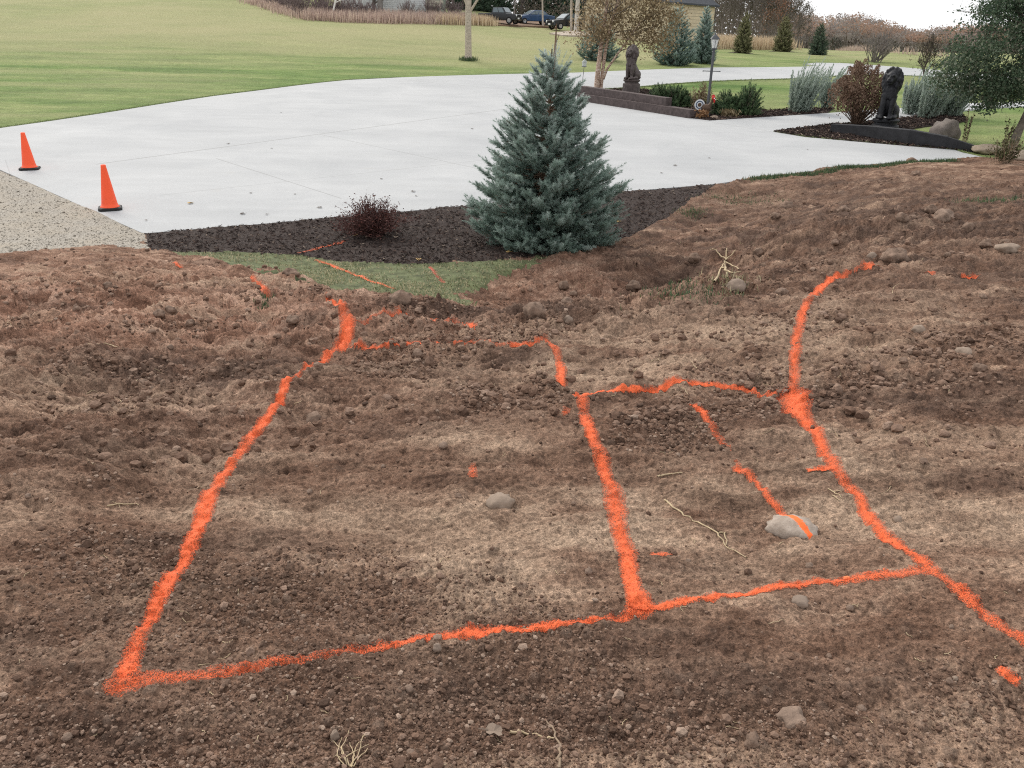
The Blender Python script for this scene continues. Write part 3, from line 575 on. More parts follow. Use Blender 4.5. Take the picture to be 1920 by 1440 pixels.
ST = [
 ('long orange paint line up the left side, from the lower left corner', [(235, 1265), (262, 1195), (300, 1120), (350, 1040), (390, 935), (415, 895), (450, 850), (475, 815), (510, 770), (560, 700), (615, 662), (634, 650), (644, 640)], [.04, .03, .03, .032, .045, .036, .036, .05, .036, .036, .05, .055, .055], 1.05),
 ('orange paint line along the front, left part with the fat corner blob', [(228, 1278), (265, 1273), (340, 1268), (450, 1255), (560, 1238), (700, 1216), (820, 1198), (890, 1190), (1000, 1176), (1120, 1160), (1185, 1150)], [.05, .055, .042, .033, .029, .029, .026, .034, .026, .023, .03], 1.0),
 ('thick broken orange paint line down the middle of the marked outline', [(1090, 745), (1098, 790), (1112, 830), (1125, 860), (1135, 895), (1148, 935), (1158, 985), (1172, 1030), (1182, 1075), (1192, 1120), (1196, 1140)], [.045, .04, .035, .05, .032, .055, .045, .042, .035, .03, .05], .95),
 ('orange paint line along the back ledge between the middle and right lines', [(1078, 742), (1120, 735), (1190, 730), (1250, 722), (1300, 722), (1350, 726), (1400, 733), (1452, 737)], [.04, .035, .03, .03, .028, .028, .03, .03], 1.05),
 ('orange paint line along the front, right part ending in a bright bar', [(1225, 1140), (1330, 1122), (1440, 1104), (1540, 1092), (1600, 1086), (1660, 1078), (1718, 1071)], [.026, .024, .026, .024, .036, .038, .042], 1.0),
 ('long orange paint line down the right side, leaving at the right edge', [(1490, 745), (1494, 775), (1515, 800), (1540, 835), (1560, 870), (1580, 905), (1620, 960), (1680, 1020), (1740, 1068), (1790, 1100), (1850, 1160), (1925, 1205)], [.1, .075, .045, .04, .04, .035, .032, .032, .035, .03, .03, .034], .92),
 ('curved orange paint line bending away at the upper right', [(1487, 735), (1490, 670), (1492, 640), (1500, 600), (1512, 570), (1535, 545), (1570, 520), (1605, 505), (1615, 501)], [.045, .042, .042, .05, .045, .046, .046, .042, .035], 1.0),
 ('short thick orange paint hook at the top of the left line', [(644, 648), (650, 622), (652, 600), (642, 582), (628, 570), (612, 560)], [.06, .07, .07, .05, .03, .025], 1.05),
 ('orange paint line curving along the crest and down to the middle line', [(962, 650), (1000, 645), (1022, 636), (1040, 650), (1048, 680), (1053, 722)], [.03, .03, .03, .04, .04, .045], .85),
 ('thin orange paint line along the crest beside the hook', [(660, 652), (715, 652), (765, 645), (820, 643), (850, 642)], [.03, .024, .024, .02, .018], .8),
 ('very faint orange trace closing the gap in the crest line', [(852, 642), (890, 645), (930, 648), (962, 650)], [.03, .026, .026, .03], .5),
 ('faint orange paint line in the loose soil above the crest line', [(668, 604), (700, 592), (740, 590), (765, 592)], [.03, .028, .026, .02], .85),
 ('broken orange paint spots on the dark soil at the valley edge', [(812, 602), (835, 604), (868, 608), (890, 612)], [.035, .03, .03, .03], .75),
 ('short orange paint dash below the back ledge', [(1296, 762), (1312, 772), (1328, 794)], [.025, .032, .025], .85),
 ('orange paint line running diagonally up to the flat painted rock', [(1384, 886), (1405, 892), (1420, 908), (1440, 935), (1460, 958), (1476, 975)], [.03, .03, .02, .02, .018, .016], 1.0),
 ('short orange paint bar sticking out left of the right line', [(1518, 882), (1545, 880), (1560, 879)], [.022, .022, .02], 1.0),
 ('orange paint dash in the rough soil at the upper left', [(468, 522), (485, 534), (497, 548), (506, 558)], [.045, .05, .055, .03], 1.0),
 ('tiny orange paint spot in the soil below the gravel', [(328, 493), (335, 500)], [.04, .05], 1.0),
 ('orange paint line crossing the grass strip', [(592, 488), (630, 502), (660, 514), (690, 526), (735, 542)], [.055, .06, .05, .045, .045], 1.0),
 ('orange paint line across the dark mulch left of the red shrub', [(560, 476), (590, 469), (615, 463), (642, 455)], [.045, .05, .05, .04], .75),
 ('bright orange paint blob ending the curved line', [(1624, 499), (1632, 502), (1650, 503)], [.05, .05, .03], 1.1),
 ('orange paint dash left of the two at the far right', [(1740, 511), (1750, 514)], [.035, .035], .9),
 ('orange paint dash furthest right in the rough soil', [(1806, 521), (1828, 523)], [.035, .035], .95),
 ('small orange paint dash near the lower right corner of the view', [(1876, 1260), (1890, 1270), (1903, 1282)], [.018, .02, .016], .8),
 ('faint orange paint spot right of the middle line', [(1228, 1044), (1248, 1042)], [.025, .025], .55),
 ('faint orange paint spot above the half buried pale stone', [(885, 880), (886, 898)], [.025, .028], .55),
 ('very faint orange specks between the two diagonal dashes', [(1334, 800), (1352, 830), (1370, 858), (1382, 880)], [.03, .026, .026, .03], .29),
 ('bright round orange paint blob at the foot of the middle line', [(1196, 1118), (1200, 1132)], [.042, .05], 1.15),
 ('loose orange paint spot left of the top of the middle line', [(1062, 770), (1058, 778)], [.03, .025], .75),
]
for k, (lb, uv, hw, s_) in enumerate(ST): stroke(lb, uv, hw, s_, seed=k * 7)
stroke('faint red paint dash on the grass strip', [(806, 502), (815, 512), (830, 530)], [.04, .045, .045], .8, mat=M_RED, group=None)
# ------------------------------------------------------------------ loose crumbs, chips, gravel and grass on the ground
def blobs_mesh(n, rng, sub=0):
    """a few irregular pebble shapes"""
    o = []
    for _ in range(n):
        bm = bmesh.new(); bmesh.ops.create_icosphere(bm, subdivisions=1 + sub, radius=1)
        V = np.array([v.co[:] for v in bm.verts]); F = np.array([[v.index for v in f.verts] for f in bm.faces]); bm.free()
        k = rng.normal(size=(6, 3)); k /= np.linalg.norm(k, axis=1)[:, None]
        r = 1 + 0.16 * rng.normal(size=len(V))
        for q in k: r = np.minimum(r, rng.uniform(0.72, 1.0) / np.maximum(V @ q, 1e-3))
        o.append((V * r[:, None] * rng.uniform([0.8, 0.7, 0.6], [1.2, 1.0, 0.85]), F))
    return o
rng = np.random.default_rng(4)
PEB = blobs_mesh(12, rng); PEBF = blobs_mesh(10, rng, 1); PEBR = blobs_mesh(8, rng, 2)
PEBR = [(V / (0.5 + 0.5 * np.linalg.norm(V, axis=1))[:, None], F) for V, F in PEBR]
def scatter(mb, xy, size, sink=0.35, tint=None, shapes=PEB, flat=1.0, z=None):
    z = HS(xy[:, 0], xy[:, 1]) if z is None else z
    t = rng.uniform(0, 1, len(xy)) if tint is None else tint
    ks = rng.integers(0, len(shapes), len(xy))
    for s_ in range(len(shapes)):
        i = np.nonzero(ks == s_)[0]
        if not len(i): continue
        V, F = shapes[s_]; a = rng.uniform(0, 6.28, len(i)); c, sn = np.cos(a), np.sin(a); sz = size[i]
        X = (V[None, :, 0] * c[:, None] - V[None, :, 1] * sn[:, None]) * sz[:, None] + xy[i, 0][:, None]
        Y = (V[None, :, 0] * sn[:, None] + V[None, :, 1] * c[:, None]) * sz[:, None] + xy[i, 1][:, None]
        Z = V[None, :, 2] * sz[:, None] * flat + (z[i] + sz * flat * (1 - 2 * sink))[:, None]
        VV = np.stack([X, Y, Z], -1).reshape(-1, 3); FF = (F[None] + (np.arange(len(i)) * len(V))[:, None, None]).reshape(-1, F.shape[1])
        mb.add(VV, FF, np.repeat(t[i], len(V)))
def tinted(name, stops, rough=0.9, bmp=0.0, scale=60):
    m, t, b = new_mat(name); c = ramp(t, attr(t, 'tint'), stops)
    c = mixc(t, 1.0, c, ramp(t, noise(t, objco(t), scale, 4), [(0.3, 0.75), (0.7, 1.25)]), 'MULTIPLY')
    t.links.new(c, b.inputs['Base Color']); b.inputs['Roughness'].default_value = rough; b.inputs['Specular IOR Level'].default_value = 0.2
    if bmp: bump(t, b, noise(t, objco(t), scale * 2, 4), 0.8, bmp)
    return m
def zsample(n, rmin, rmax, code, power=1.0):
    """random points in one zone of the near ground"""
    r = rmin * (rmax / rmin) ** (rng.uniform(0, 1, n) ** power); a = rng.uniform(R(-44), R(46), n); x, y = r * np.sin(a), r * np.cos(a)
    i = np.clip(np.searchsorted(rr, r), 0, NRr - 1); j = np.interp(a, aa, np.arange(NAa)).astype(int)
    k = (zone[i, j] == code) & ndm[i, j] & ~ind[i, j]
    return np.stack([x, y], 1)[k], i[k], j[k]
M_CRUMB = tinted('soil_crumb', [(0.0, (0.075, 0.047, 0.034)), (0.5, (0.165, 0.102, 0.072)), (0.85, (0.235, 0.158, 0.118)), (1.0, (0.33, 0.245, 0.19))], 0.97, 0.006)
xy, i, j = zsample(150000, 1.2, 9.0, 0)
k = rng.uniform(0, 1, len(xy)) < (0.04 + 0.96 * lump_mask[i, j] ** 1.5) * (1 - 0.85 * dry[i, j]) * (1 - 0.96 * (PAINT[i, j] > 0.25)); xy = xy[k]; rad = np.hypot(xy[:, 0], xy[:, 1])
m = MB(); scatter(m, xy, 0.0030 * np.exp(rng.normal(0.1, 0.5, len(xy))) * np.clip(rad / 2.2, 0.9, 2.2))
o = m.build('soil_crumbs', M_CRUMB); tag(o, 'loose brown soil crumbs and grit strewn over the bare dirt', 'soil', kind='stuff')
xy, i, j = zsample(30000, 4.0, 24, 0)
k = rng.uniform(0, 1, len(xy)) < np.clip(rough[i, j] * (0.2 + lump_mask[i, j]), 0, 1) * (PAINT[i, j] < 0.25); xy = xy[k]
m = MB(); scatter(m, xy, np.minimum(0.011 * np.exp(rng.normal(0, 0.62, len(xy))), 0.036), tint=rng.uniform(0.3, 0.9, len(xy)), shapes=PEBF)
o = m.build('dirt_clods', M_CRUMB, smooth=False); tag(o, 'small broken clods of reddish soil over the rough dirt slope', 'soil', kind='stuff')

M_CHIP = tinted('mulch_chip', [(0.0, (0.012, 0.008, 0.007)), (0.6, (0.042, 0.026, 0.022)), (0.9, (0.11, 0.073, 0.058)), (1.0, (0.34, 0.27, 0.21))])
def chips(name, pts, z, label, size=0.03, mat=None, n_t=None):
    n = len(pts); a = rng.uniform(0, 6.28, n); L = size * rng.uniform(0.5, 1.6, n); W = L * rng.uniform(0.12, 0.35, n); tl = rng.normal(0, 0.35, n)
    d = np.stack([np.cos(a) * np.cos(tl), np.sin(a) * np.cos(tl), np.sin(tl)], 1); sd = np.stack([-np.sin(a), np.cos(a), rng.normal(0, 0.4, n)], 1)
    c = np.column_stack([pts, z + 0.01 + 0.012 * rng.uniform(0, 1, n)])
    up = np.array([0, 0, 1.0]) * (W * 0.5)[:, None]
    V = np.stack([c - d * L[:, None] - sd * W[:, None] - up, c + d * L[:, None] - sd * W[:, None] * 0.6 - up, c + d * L[:, None] + sd * W[:, None] * 0.6 - up, c - d * L[:, None] + sd * W[:, None] - up, c + up - d * L[:, None] * 0.8, c + up + d * L[:, None] * 0.85], 1)
    F = np.array([(0, 1, 5), (0, 5, 4), (2, 3, 4), (2, 4, 5), (0, 4, 3), (1, 2, 5)])
    m = MB(); m.add(V.reshape(-1, 3), (F[None] + (np.arange(n) * 6)[:, None, None]).reshape(-1, 3), np.repeat(rng.uniform(0, 1, n) ** 1.6, 6))
    return tag(m.build(name, mat or M_CHIP), label, 'mulch', kind='stuff')
xy, i, j = zsample(85000, 9.5, 20, 2); chips('mulch_chips', xy, HS(xy[:, 0], xy[:, 1]), 'dark shredded bark mulch around the large spruce', 0.022)
M_GRIT = tinted('gravel_stone', [(0.0, (0.18, 0.158, 0.13)), (0.5, (0.31, 0.282, 0.24)), (1.0, (0.50, 0.47, 0.41))])
xy, i, j = zsample(110000, 9.5, 22, 1); m = MB(); scatter(m, xy, 0.0075 * np.exp(rng.normal(0, 0.45, len(xy)))); tag(m.build('gravel', M_GRIT), 'pale crushed gravel beside the driveway', 'gravel', kind='stuff')
def blades(name, pts, z, L, label, mat, wd=0.004, lean=0.5, cat='grass', kind='stuff'):
    n = len(pts); a = rng.uniform(0, 6.28, n); l = L * rng.uniform(0.5, 1.3, n); ln = rng.uniform(0.1, 1, n) * lean
    d = np.stack([np.cos(a) * ln, np.sin(a) * ln, np.ones(n)], 1); d /= np.linalg.norm(d, axis=1)[:, None]; sd = np.stack([-np.sin(a), np.cos(a), np.zeros(n)], 1) * wd
    b = np.column_stack([pts, z - 0.005]); tip = b + d * l[:, None]; mid = b + d * l[:, None] * 0.5; tip[:, 2] -= l * ln * 0.35
    V = np.stack([b - sd, b + sd, mid + sd * 0.8, mid - sd * 0.8, tip], 1).reshape(-1, 3); o5 = np.arange(n)[:, None] * 5
    m = MB(); tt = np.repeat(rng.uniform(0, 1, n), 5); m.add(V, o5 + np.array([[0, 1, 2, 3]]), tt); m.F.append(o5 + np.array([[3, 2, 4]]))
    return tag(m.build(name, mat), label, cat, kind=kind)
M_BLADE = foliage('grass_blade', [(0.1, (0.115, 0.14, 0.07)), (0.35, (0.20, 0.215, 0.115)), (0.6, (0.36, 0.33, 0.20)), (0.95, (0.58, 0.50, 0.34))], 0.35)
M_DARKBLADE = foliage('dark_grass_blade', [(0.1, (0.035, 0.075, 0.04)), (0.5, (0.07, 0.12, 0.06)), (0.9, (0.16, 0.19, 0.09))], 0.2)
xy, i, j = zsample(130000, 8.5, 15, 3); k = rng.uniform(0, 1, len(xy)) < 0.05 + 1.1 * np.clip(0.5 + 1.3 * fbm(xy[:, 0] * 2, xy[:, 1] * 2, 201, 3), 0, 1); xy = xy[k]
blades('grass', xy, HS(xy[:, 0], xy[:, 1]), 0.05, 'short faded grass on the strip between mulch and dirt', M_BLADE, 0.006, 1.2)
xy, i, j = zsample(40000, 8.5, 17, 0); k = rng.uniform(0, 1, len(xy)) < 0.55 * np.clip(lane[i, j] - 0.25, 0, 1) * np.clip(0.5 + 1.6 * fbm(xy[:, 0] * 1.7, xy[:, 1] * 1.7, 205, 3), 0, 1); xy = xy[k]
blades('grass', xy, HS(xy[:, 0], xy[:, 1]), 0.035, 'sparse trampled grass in the tracked lane below the spruce', M_BLADE, 0.005, 1.6)
def along(poly, n, spread, f=None):
    p = np.array(poly); seg = np.linalg.norm(np.diff(p, axis=0), axis=1); c = np.concatenate([[0], np.cumsum(seg)]); t = rng.uniform(0, c[-1], n)
    x = np.interp(t, c, p[:, 0]) + rng.normal(0, spread, n); y = np.interp(t, c, p[:, 1]) + rng.normal(0, spread, n); return np.stack([x, y], 1)
# ragged grass along the far side of the soil and along the lawn's edges
e = along(wpoly([(1405, 338), (1450, 333), (1600, 314), (1700, 306), (1790, 301)], GS), 5000, 0.10); e = e[~in_poly(e[:, 0], e[:, 1], WDRIVE)]
blades('grass', e, HS(e[:, 0], e[:, 1]), 0.09, 'ragged green grass fringe where the dirt meets the driveway', M_DARKBLADE, 0.006, 0.7)
e = np.concatenate([along(WDRIVE[2:14], 26000, 0.10), along(WDRIVE[28:42], 20000, 0.12), along(WDRIVE[60:68], 9000, 0.12)]); e = e[~in_poly(e[:, 0], e[:, 1], WDRIVE)]
M_EDGE = foliage('lawn_blade', [(0.1, (0.15, 0.20, 0.085)), (0.5, (0.22, 0.28, 0.125)), (0.9, (0.33, 0.36, 0.18))], 0.2)
blades('grass', e, plane(e[:, 0], e[:, 1]) - 0.03, 0.07, 'uncut grass fringe along the edges of the concrete driveway', M_EDGE, 0.012, 0.7)
def lawnpts(n, u0, u1, v0, v1):
    q = np.array([P(u, v)[:2] for u, v in zip(rng.uniform(u0, u1, n), rng.uniform(v0, v1, n))]); return q[~in_poly(q[:, 0], q[:, 1], WDRIVE)]

# ------------------------------------------------------------------ stones and clods one can pick out
def rock(name, label, cat, u, v, wpx, hpx, mat, sink=0.45, group=None, seed=0, f=None, asp=1.0):
    r_ = np.random.default_rng(seed + 900); p = (f or GS)(u, v); k = ppm(p); w_ = wpx / k / 2; h_ = hpx / k / 2 * 1.15
    V, F = PEBR[seed % len(PEBR)]
    n = fbm(V[:, 0] * 1.7 + seed * 3.1, V[:, 1] * 1.7 + V[:, 2] * 1.3, seed, 4)
    if cat == 'clod': n = 1.6 * n + 1.1 * fbm(V[:, 0] * 4 + seed, V[:, 1] * 4 + V[:, 2] * 3, seed + 5, 3, 0.7)
    V = V * (1 + 0.22 * n)[:, None]; V = V / np.abs(V).max(0) * np.array([w_, w_ * asp, h_])
    a = r_.uniform(-0.5, 0.5); V = np.column_stack([V[:, 0] * math.cos(a) - V[:, 1] * math.sin(a), V[:, 0] * math.sin(a) + V[:, 1] * math.cos(a), V[:, 2]])
    m = MB(); m.add(V, F); o = m.build(name, mat, smooth=True); o.location = (p[0], p[1], p[2] + h_ * (1 - 2 * sink)); return tag(o, label, cat, group)
rock('stone', 'pale half buried stone in the middle of the marked outline', 'stone', 938, 948, 58, 34, M_PALE, 0.4, seed=1)
def painted_rock_mat():
    m, t, b = new_mat('painted_stone'); p = objco(t); sep = N(t, 'ShaderNodeSeparateXYZ'); t.links.new(p, sep.inputs[0])
    c = ramp(t, noise(t, p, 22, 6, 0.7), [(0.3, (0.23, 0.18, 0.142)), (0.7, (0.42, 0.355, 0.30))])
    s_ = math_(t, 'ABSOLUTE', math_(t, 'ADD', math_(t, 'ADD', sep.outputs[0], math_(t, 'MULTIPLY', sep.outputs[1], 0.42)), -0.005))
    f = math_(t, 'MULTIPLY', math_(t, 'ADD', math_(t, 'MULTIPLY', s_, -1), math_(t, 'MULTIPLY', noise(t, p, 90, 4, 0.7), 0.035)), 220, True)
    c = mixc(t, f, c, (0.95, 0.16, 0.035)); t.links.new(c, b.inputs['Base Color']); b.inputs['Roughness'].default_value = 0.9; bump(t, b, noise(t, p, 60, 5), 0.7, 0.006); return m
rock('stone', 'flat pale rock crossed by an orange paint stripe', 'stone', 1487, 1000, 104, 46, painted_rock_mat(), 0.32, seed=2, asp=0.75)
M_CLODP = simple('pale_clod', (0.225, 0.16, 0.122), 0.98, 0.35, 18, bmp=0.015)
RK = [('large pale clod of earth pressed flat near the bottom right', 1488, 1348, 66, 34, M_CLODP, .55), ('round brown clod near the bottom edge right of centre', 1410, 1398, 38, 36, M_CLOD, .3),
      ('upright grey pebble near the bottom edge left of centre', 629, 1385, 18, 24, M_STONE, .25), ('small grey stone just below the front paint line', 820, 1219, 19, 18, M_STONE, .25),
      ('light pointed clod on the rough right slope', 1770, 412, 42, 30, M_CLODP, .4), ('brown boulder sized clod on the right slope above the curved line', 1676, 487, 54, 32, M_CLOD, .35),
      ('flat pale stone at the far right on the dirt', 1888, 468, 46, 18, M_PALE, .4), ('flat pale stone right of the curved paint line', 1808, 662, 34, 18, M_PALE, .4),
      ('rounded clod lying in the valley below the spruce', 1002, 590, 46, 34, M_CLOD, .35), ('small pale clod at the valley edge', 1066, 604, 20, 18, M_STONE, .35),
      ('dark wedge shaped clod at the edge of the grass strip', 752, 566, 50, 30, M_CLOD, .3), ('upright brown clod at the left end of the grass strip', 547, 518, 34, 22, M_CLOD, .3),
      ('pale clod at the edge of the lane behind the heap', 1378, 540, 40, 26, M_STONE, .4), ('pale round stone right of the right paint line near the flat rock', 1682, 978, 16, 16, M_PALE, .3),
      ('round painted pebble on the front right line', 1588, 1088, 14, 12, simple('painted_pebble', (0.85, 0.2, 0.08), 0.9, 0.3, 60), .3), ('small pale stone at the bottom right', 1790, 1274, 12, 10, M_PALE, .3),
      ('pale stone below the front right paint line', 1500, 1132, 34, 26, M_STONE, .4), ('small dark clod left of the pale half buried stone', 860, 934, 16, 12, M_CLOD, .3), ('dark brown lump near the left paint line', 590, 795, 36, 32, M_CLOD, .35),
      ('pinkish stone at the upper right of the dirt', 1722, 620, 26, 16, M_PALE, .4), ('grey clod beside the curved line on the ridge', 1635, 484, 22, 16, M_STONE, .35)]
for k, (lb, u, v, w_, h_, mt, sk) in enumerate(RK): rock('stone' if mt in (M_STONE, M_PALE) else 'soil_clod', lb, 'stone' if mt in (M_STONE, M_PALE) else 'clod', u, v, w_, h_, mt, sk, seed=k + 3)
def painted(p):
    i = int(np.clip(np.searchsorted(rr, math.hypot(p[0], p[1])), 12, NRr - 13)); j = int(np.clip(np.interp(math.atan2(p[0], p[1]), aa, np.arange(NAa)), 12, NAa - 13)); return PAINT[i - 12:i + 13, j - 12:j + 13].max() > 0.2
for k in range(46):
    u = rng.uniform(20, 1900); v = rng.uniform(470, 720) if k < 30 else rng.uniform(300, 520); u = u if k < 30 else rng.uniform(1420, 1915)
    p = GS(u, v); i_ = in_poly(np.array([p[0]]), np.array([p[1]]), MULCH)[0] | in_poly(np.array([p[0]]), np.array([p[1]]), STRIP)[0] | in_poly(np.array([p[0]]), np.array([p[1]]), WDRIVE)[0] | in_poly(np.array([p[0]]), np.array([p[1]]), GRAVEL)[0]
    if i_ or painted(p) or (1060 < u < 1490 and v > 590): continue
    s_ = rng.uniform(12, 30); rock('soil_clod', 'lump of dried brown soil lying on the rough dirt slope', 'clod', u, v, s_, s_ * rng.uniform(0.55, 0.85), M_CLOD, 0.38, 'soil lumps on the dirt', seed=40 + k)
for k in range(30):
    u = rng.uniform(20, 1900); v = rng.uniform(800, 1430); s_ = rng.uniform(9, 20)
    if painted(GS(u, v)): continue
    rock('stone', 'small rounded grey brown stone on the bare soil in front', 'stone', u, v, s_, s_ * rng.uniform(0.7, 0.9), M_CLODP if k % 3 else M_CLOD, 0.36, 'small stones on the soil', seed=90 + k)

# ------------------------------------------------------------------ roots, twigs and straws lying on the soil
def twig(name, label, cat, uv, r, mat, group=None, lift=0.004, forks=()):
    m = MB()
    for path in (uv,) + tuple(forks):
        q = [GS(u, v) for u, v in path]; pts = []
        for a, b in zip(q[:-1], q[1:]):
            for t in np.linspace(0, 1, 6)[:-1]: pts.append(a + (b - a) * t)
        pts.append(q[-1]); pts = np.array(pts); pts[:, 2] = np.maximum(pts[:, 2], HS(pts[:, 0], pts[:, 1])) + lift; pts[:, :2] += rng.normal(0, r * 0.7, (len(pts), 2))
        m.tube(pts, np.linspace(r, r * 0.45, len(pts)), 5)
    return tag(m.build(name, mat, smooth=True), label, cat, group)
twig('root', 'long thin pale root left of the flat painted rock', 'root', [(1246, 938), (1262, 952), (1300, 978), (1345, 1000), (1360, 1025), (1396, 1046)], .0045, M_STRAW, forks=[[(1345, 1000), (1356, 1000), (1362, 1024)]])
twig('twig', 'curved twig standing out at the bottom edge', 'twig', [(1050, 1442), (1049, 1400), (1040, 1375), (1027, 1354)], .0042, M_TWIG)
twig('twig', 'twig lying left to right at the bottom edge', 'twig', [(955, 1375), (985, 1378), (1020, 1384), (1040, 1386)], .004, M_STRAW)
twig('twig', 'short straight twig at the left, beside the outline', 'twig', [(198, 950), (225, 946), (262, 948)], .004, M_STRAW)
twig('twig', 'pale stick right of the middle paint line', 'twig', [(1232, 895), (1252, 890), (1280, 888)], .005, M_STRAW)
twig('root', 'thin root touching the blob on the left line', 'root', [(352, 925), (372, 915), (392, 912)], .004, M_TWIG)
twig('twig', 'twig with curled end at the left edge below the long dirt band', 'twig', [(165, 645), (205, 647), (230, 655)], .006, M_STRAW)
twig('root', 'tangled dry root right of the flat rock near the right line', 'root', [(1553, 918), (1570, 928), (1578, 936)], .003, M_STRAW, forks=[[(1558, 922), (1580, 925)], [(1560, 930), (1575, 940)]])
twig('root', 'tuft of pale straw at the bottom left', 'straw', [(655, 1440), (640, 1405), (620, 1390)], .0018, M_STRAW, forks=[[(660, 1440), (668, 1400), (690, 1380)], [(650, 1438), (640, 1410), (655, 1370)], [(655, 1440), (675, 1415), (680, 1380)], [(650, 1430), (625, 1420)], [(658, 1440), (665, 1420), (655, 1395)], [(645, 1440), (632, 1418), (640, 1385)], [(662, 1440), (690, 1405)], [(640, 1425), (690, 1398)]])
for k in range(95):
    u = rng.uniform(10, 1910); v = rng.uniform(620, 1435) if k % 5 else rng.uniform(480, 620)
    L = rng.uniform(10, 34); a = rng.uniform(0, 6.28); b = a + rng.normal(0, 0.9)
    p2 = (u + L * 0.5 * math.cos(a), v + L * 0.35 * math.sin(a)); p3 = (p2[0] + L * 0.5 * math.cos(b), p2[1] + L * 0.35 * math.sin(b))
    if v < 640 and 300 < u < 1450: continue
    twig('dry_root', 'short dry root fibre lying on the bare soil', 'root', [(u, v), p2, p3], .0014 if v > 800 else .0028, M_STRAW, 'dry root fibres on the soil', 0.002)

# ------------------------------------------------------------------ traffic cones
M_CONE = simple('cone_orange', (0.95, 0.105, 0.03), 0.45, 0.06, 6, spec=0.4)
M_RUBBER = simple('black_rubber', (0.02, 0.02, 0.021), 0.7, 0.3, 14)
def make_cone(label, u, v, h, rz):
    p = P(u, v); t = thing('traffic_cone', label, 'traffic cone', p, rz, 'traffic cones at the gravel edge')
    m = MB(); b, c, k = 0.2, 0.055, 0.045
    q = [(-b + c, -b), (b - c, -b), (b, -b + c), (b, b - c), (b - c, b), (-b + c, b), (-b, b - c), (-b, -b + c)]
    V = [(x, y, 0.0) for x, y in q] + [(x, y, k * 0.7) for x, y in q] + [(x * 0.93, y * 0.93, k) for x, y in q]
    i = np.arange(8); j = (i + 1) % 8
    m.add(V, np.concatenate([np.stack([i, j, j + 8, i + 8], 1), np.stack([i, j, j + 8, i + 8], 1) + 8])); m.F.append(np.arange(16, 24)[None]); m.F.append(np.arange(8)[None, ::-1])
    m.build('base', M_RUBBER, t)
    m = MB(); m.lathe([(0.165, k), (0.163, k + 0.012), (0.148, k + 0.02), (0.135, k + 0.07), (0.045, h - 0.03), (0.043, h - 0.005), (0.036, h), (0.03, h - 0.004), (0.03, h - 0.1)], n=28); m.build('body', M_CONE, t, smooth=True)
make_cone('orange traffic cone on the concrete corner beside the gravel, nearer one', 207, 392, 0.80, R(24))
make_cone('orange traffic cone at the left edge of the photo, further back on the concrete', 56, 317, 0.79, R(20))

# ------------------------------------------------------------------ conifers
def shoots(mb, base, d, L, rad, rng, k=60, wd=0.006, t=None, core=True):
    """bottle brush shoots: needles all round a short stem"""
    n = len(base); d = d / np.linalg.norm(d, axis=1)[:, None]; ref = np.where(np.abs(d[:, 2:3]) < 0.9, [[0, 0, 1.0]], [[1.0, 0, 0]])
    A = np.cross(d, ref); A /= np.linalg.norm(A, axis=1)[:, None]; B = np.cross(d, A)
    s = rng.uniform(0.0, 1.0, (n, k)); a = rng.uniform(0, 6.283, (n, k)); l = rad[:, None] * (1.05 - 0.45 * s ** 3) * rng.uniform(0.75, 1.1, (n, k))
    o = base[:, None] + d[:, None] * (s * L[:, None])[..., None]
    rdir = np.cos(a)[..., None] * A[:, None] + np.sin(a)[..., None] * B[:, None]; nd = rdir + d[:, None] * (0.5 + 0.9 * s ** 4)[..., None]; nd /= np.linalg.norm(nd, axis=-1)[..., None]
    sd = np.cross(nd, d[:, None]); sd /= np.linalg.norm(sd, axis=-1)[..., None] + 1e-9
    V = np.stack([o - sd * wd, o + sd * wd, o + nd * l[..., None]], 2).reshape(-1, 3)
    tt = rng.uniform(0.1, 0.9, n) if t is None else t
    mb.add(V, np.arange(len(V)).reshape(-1, 3), np.repeat(tt, k * 3))
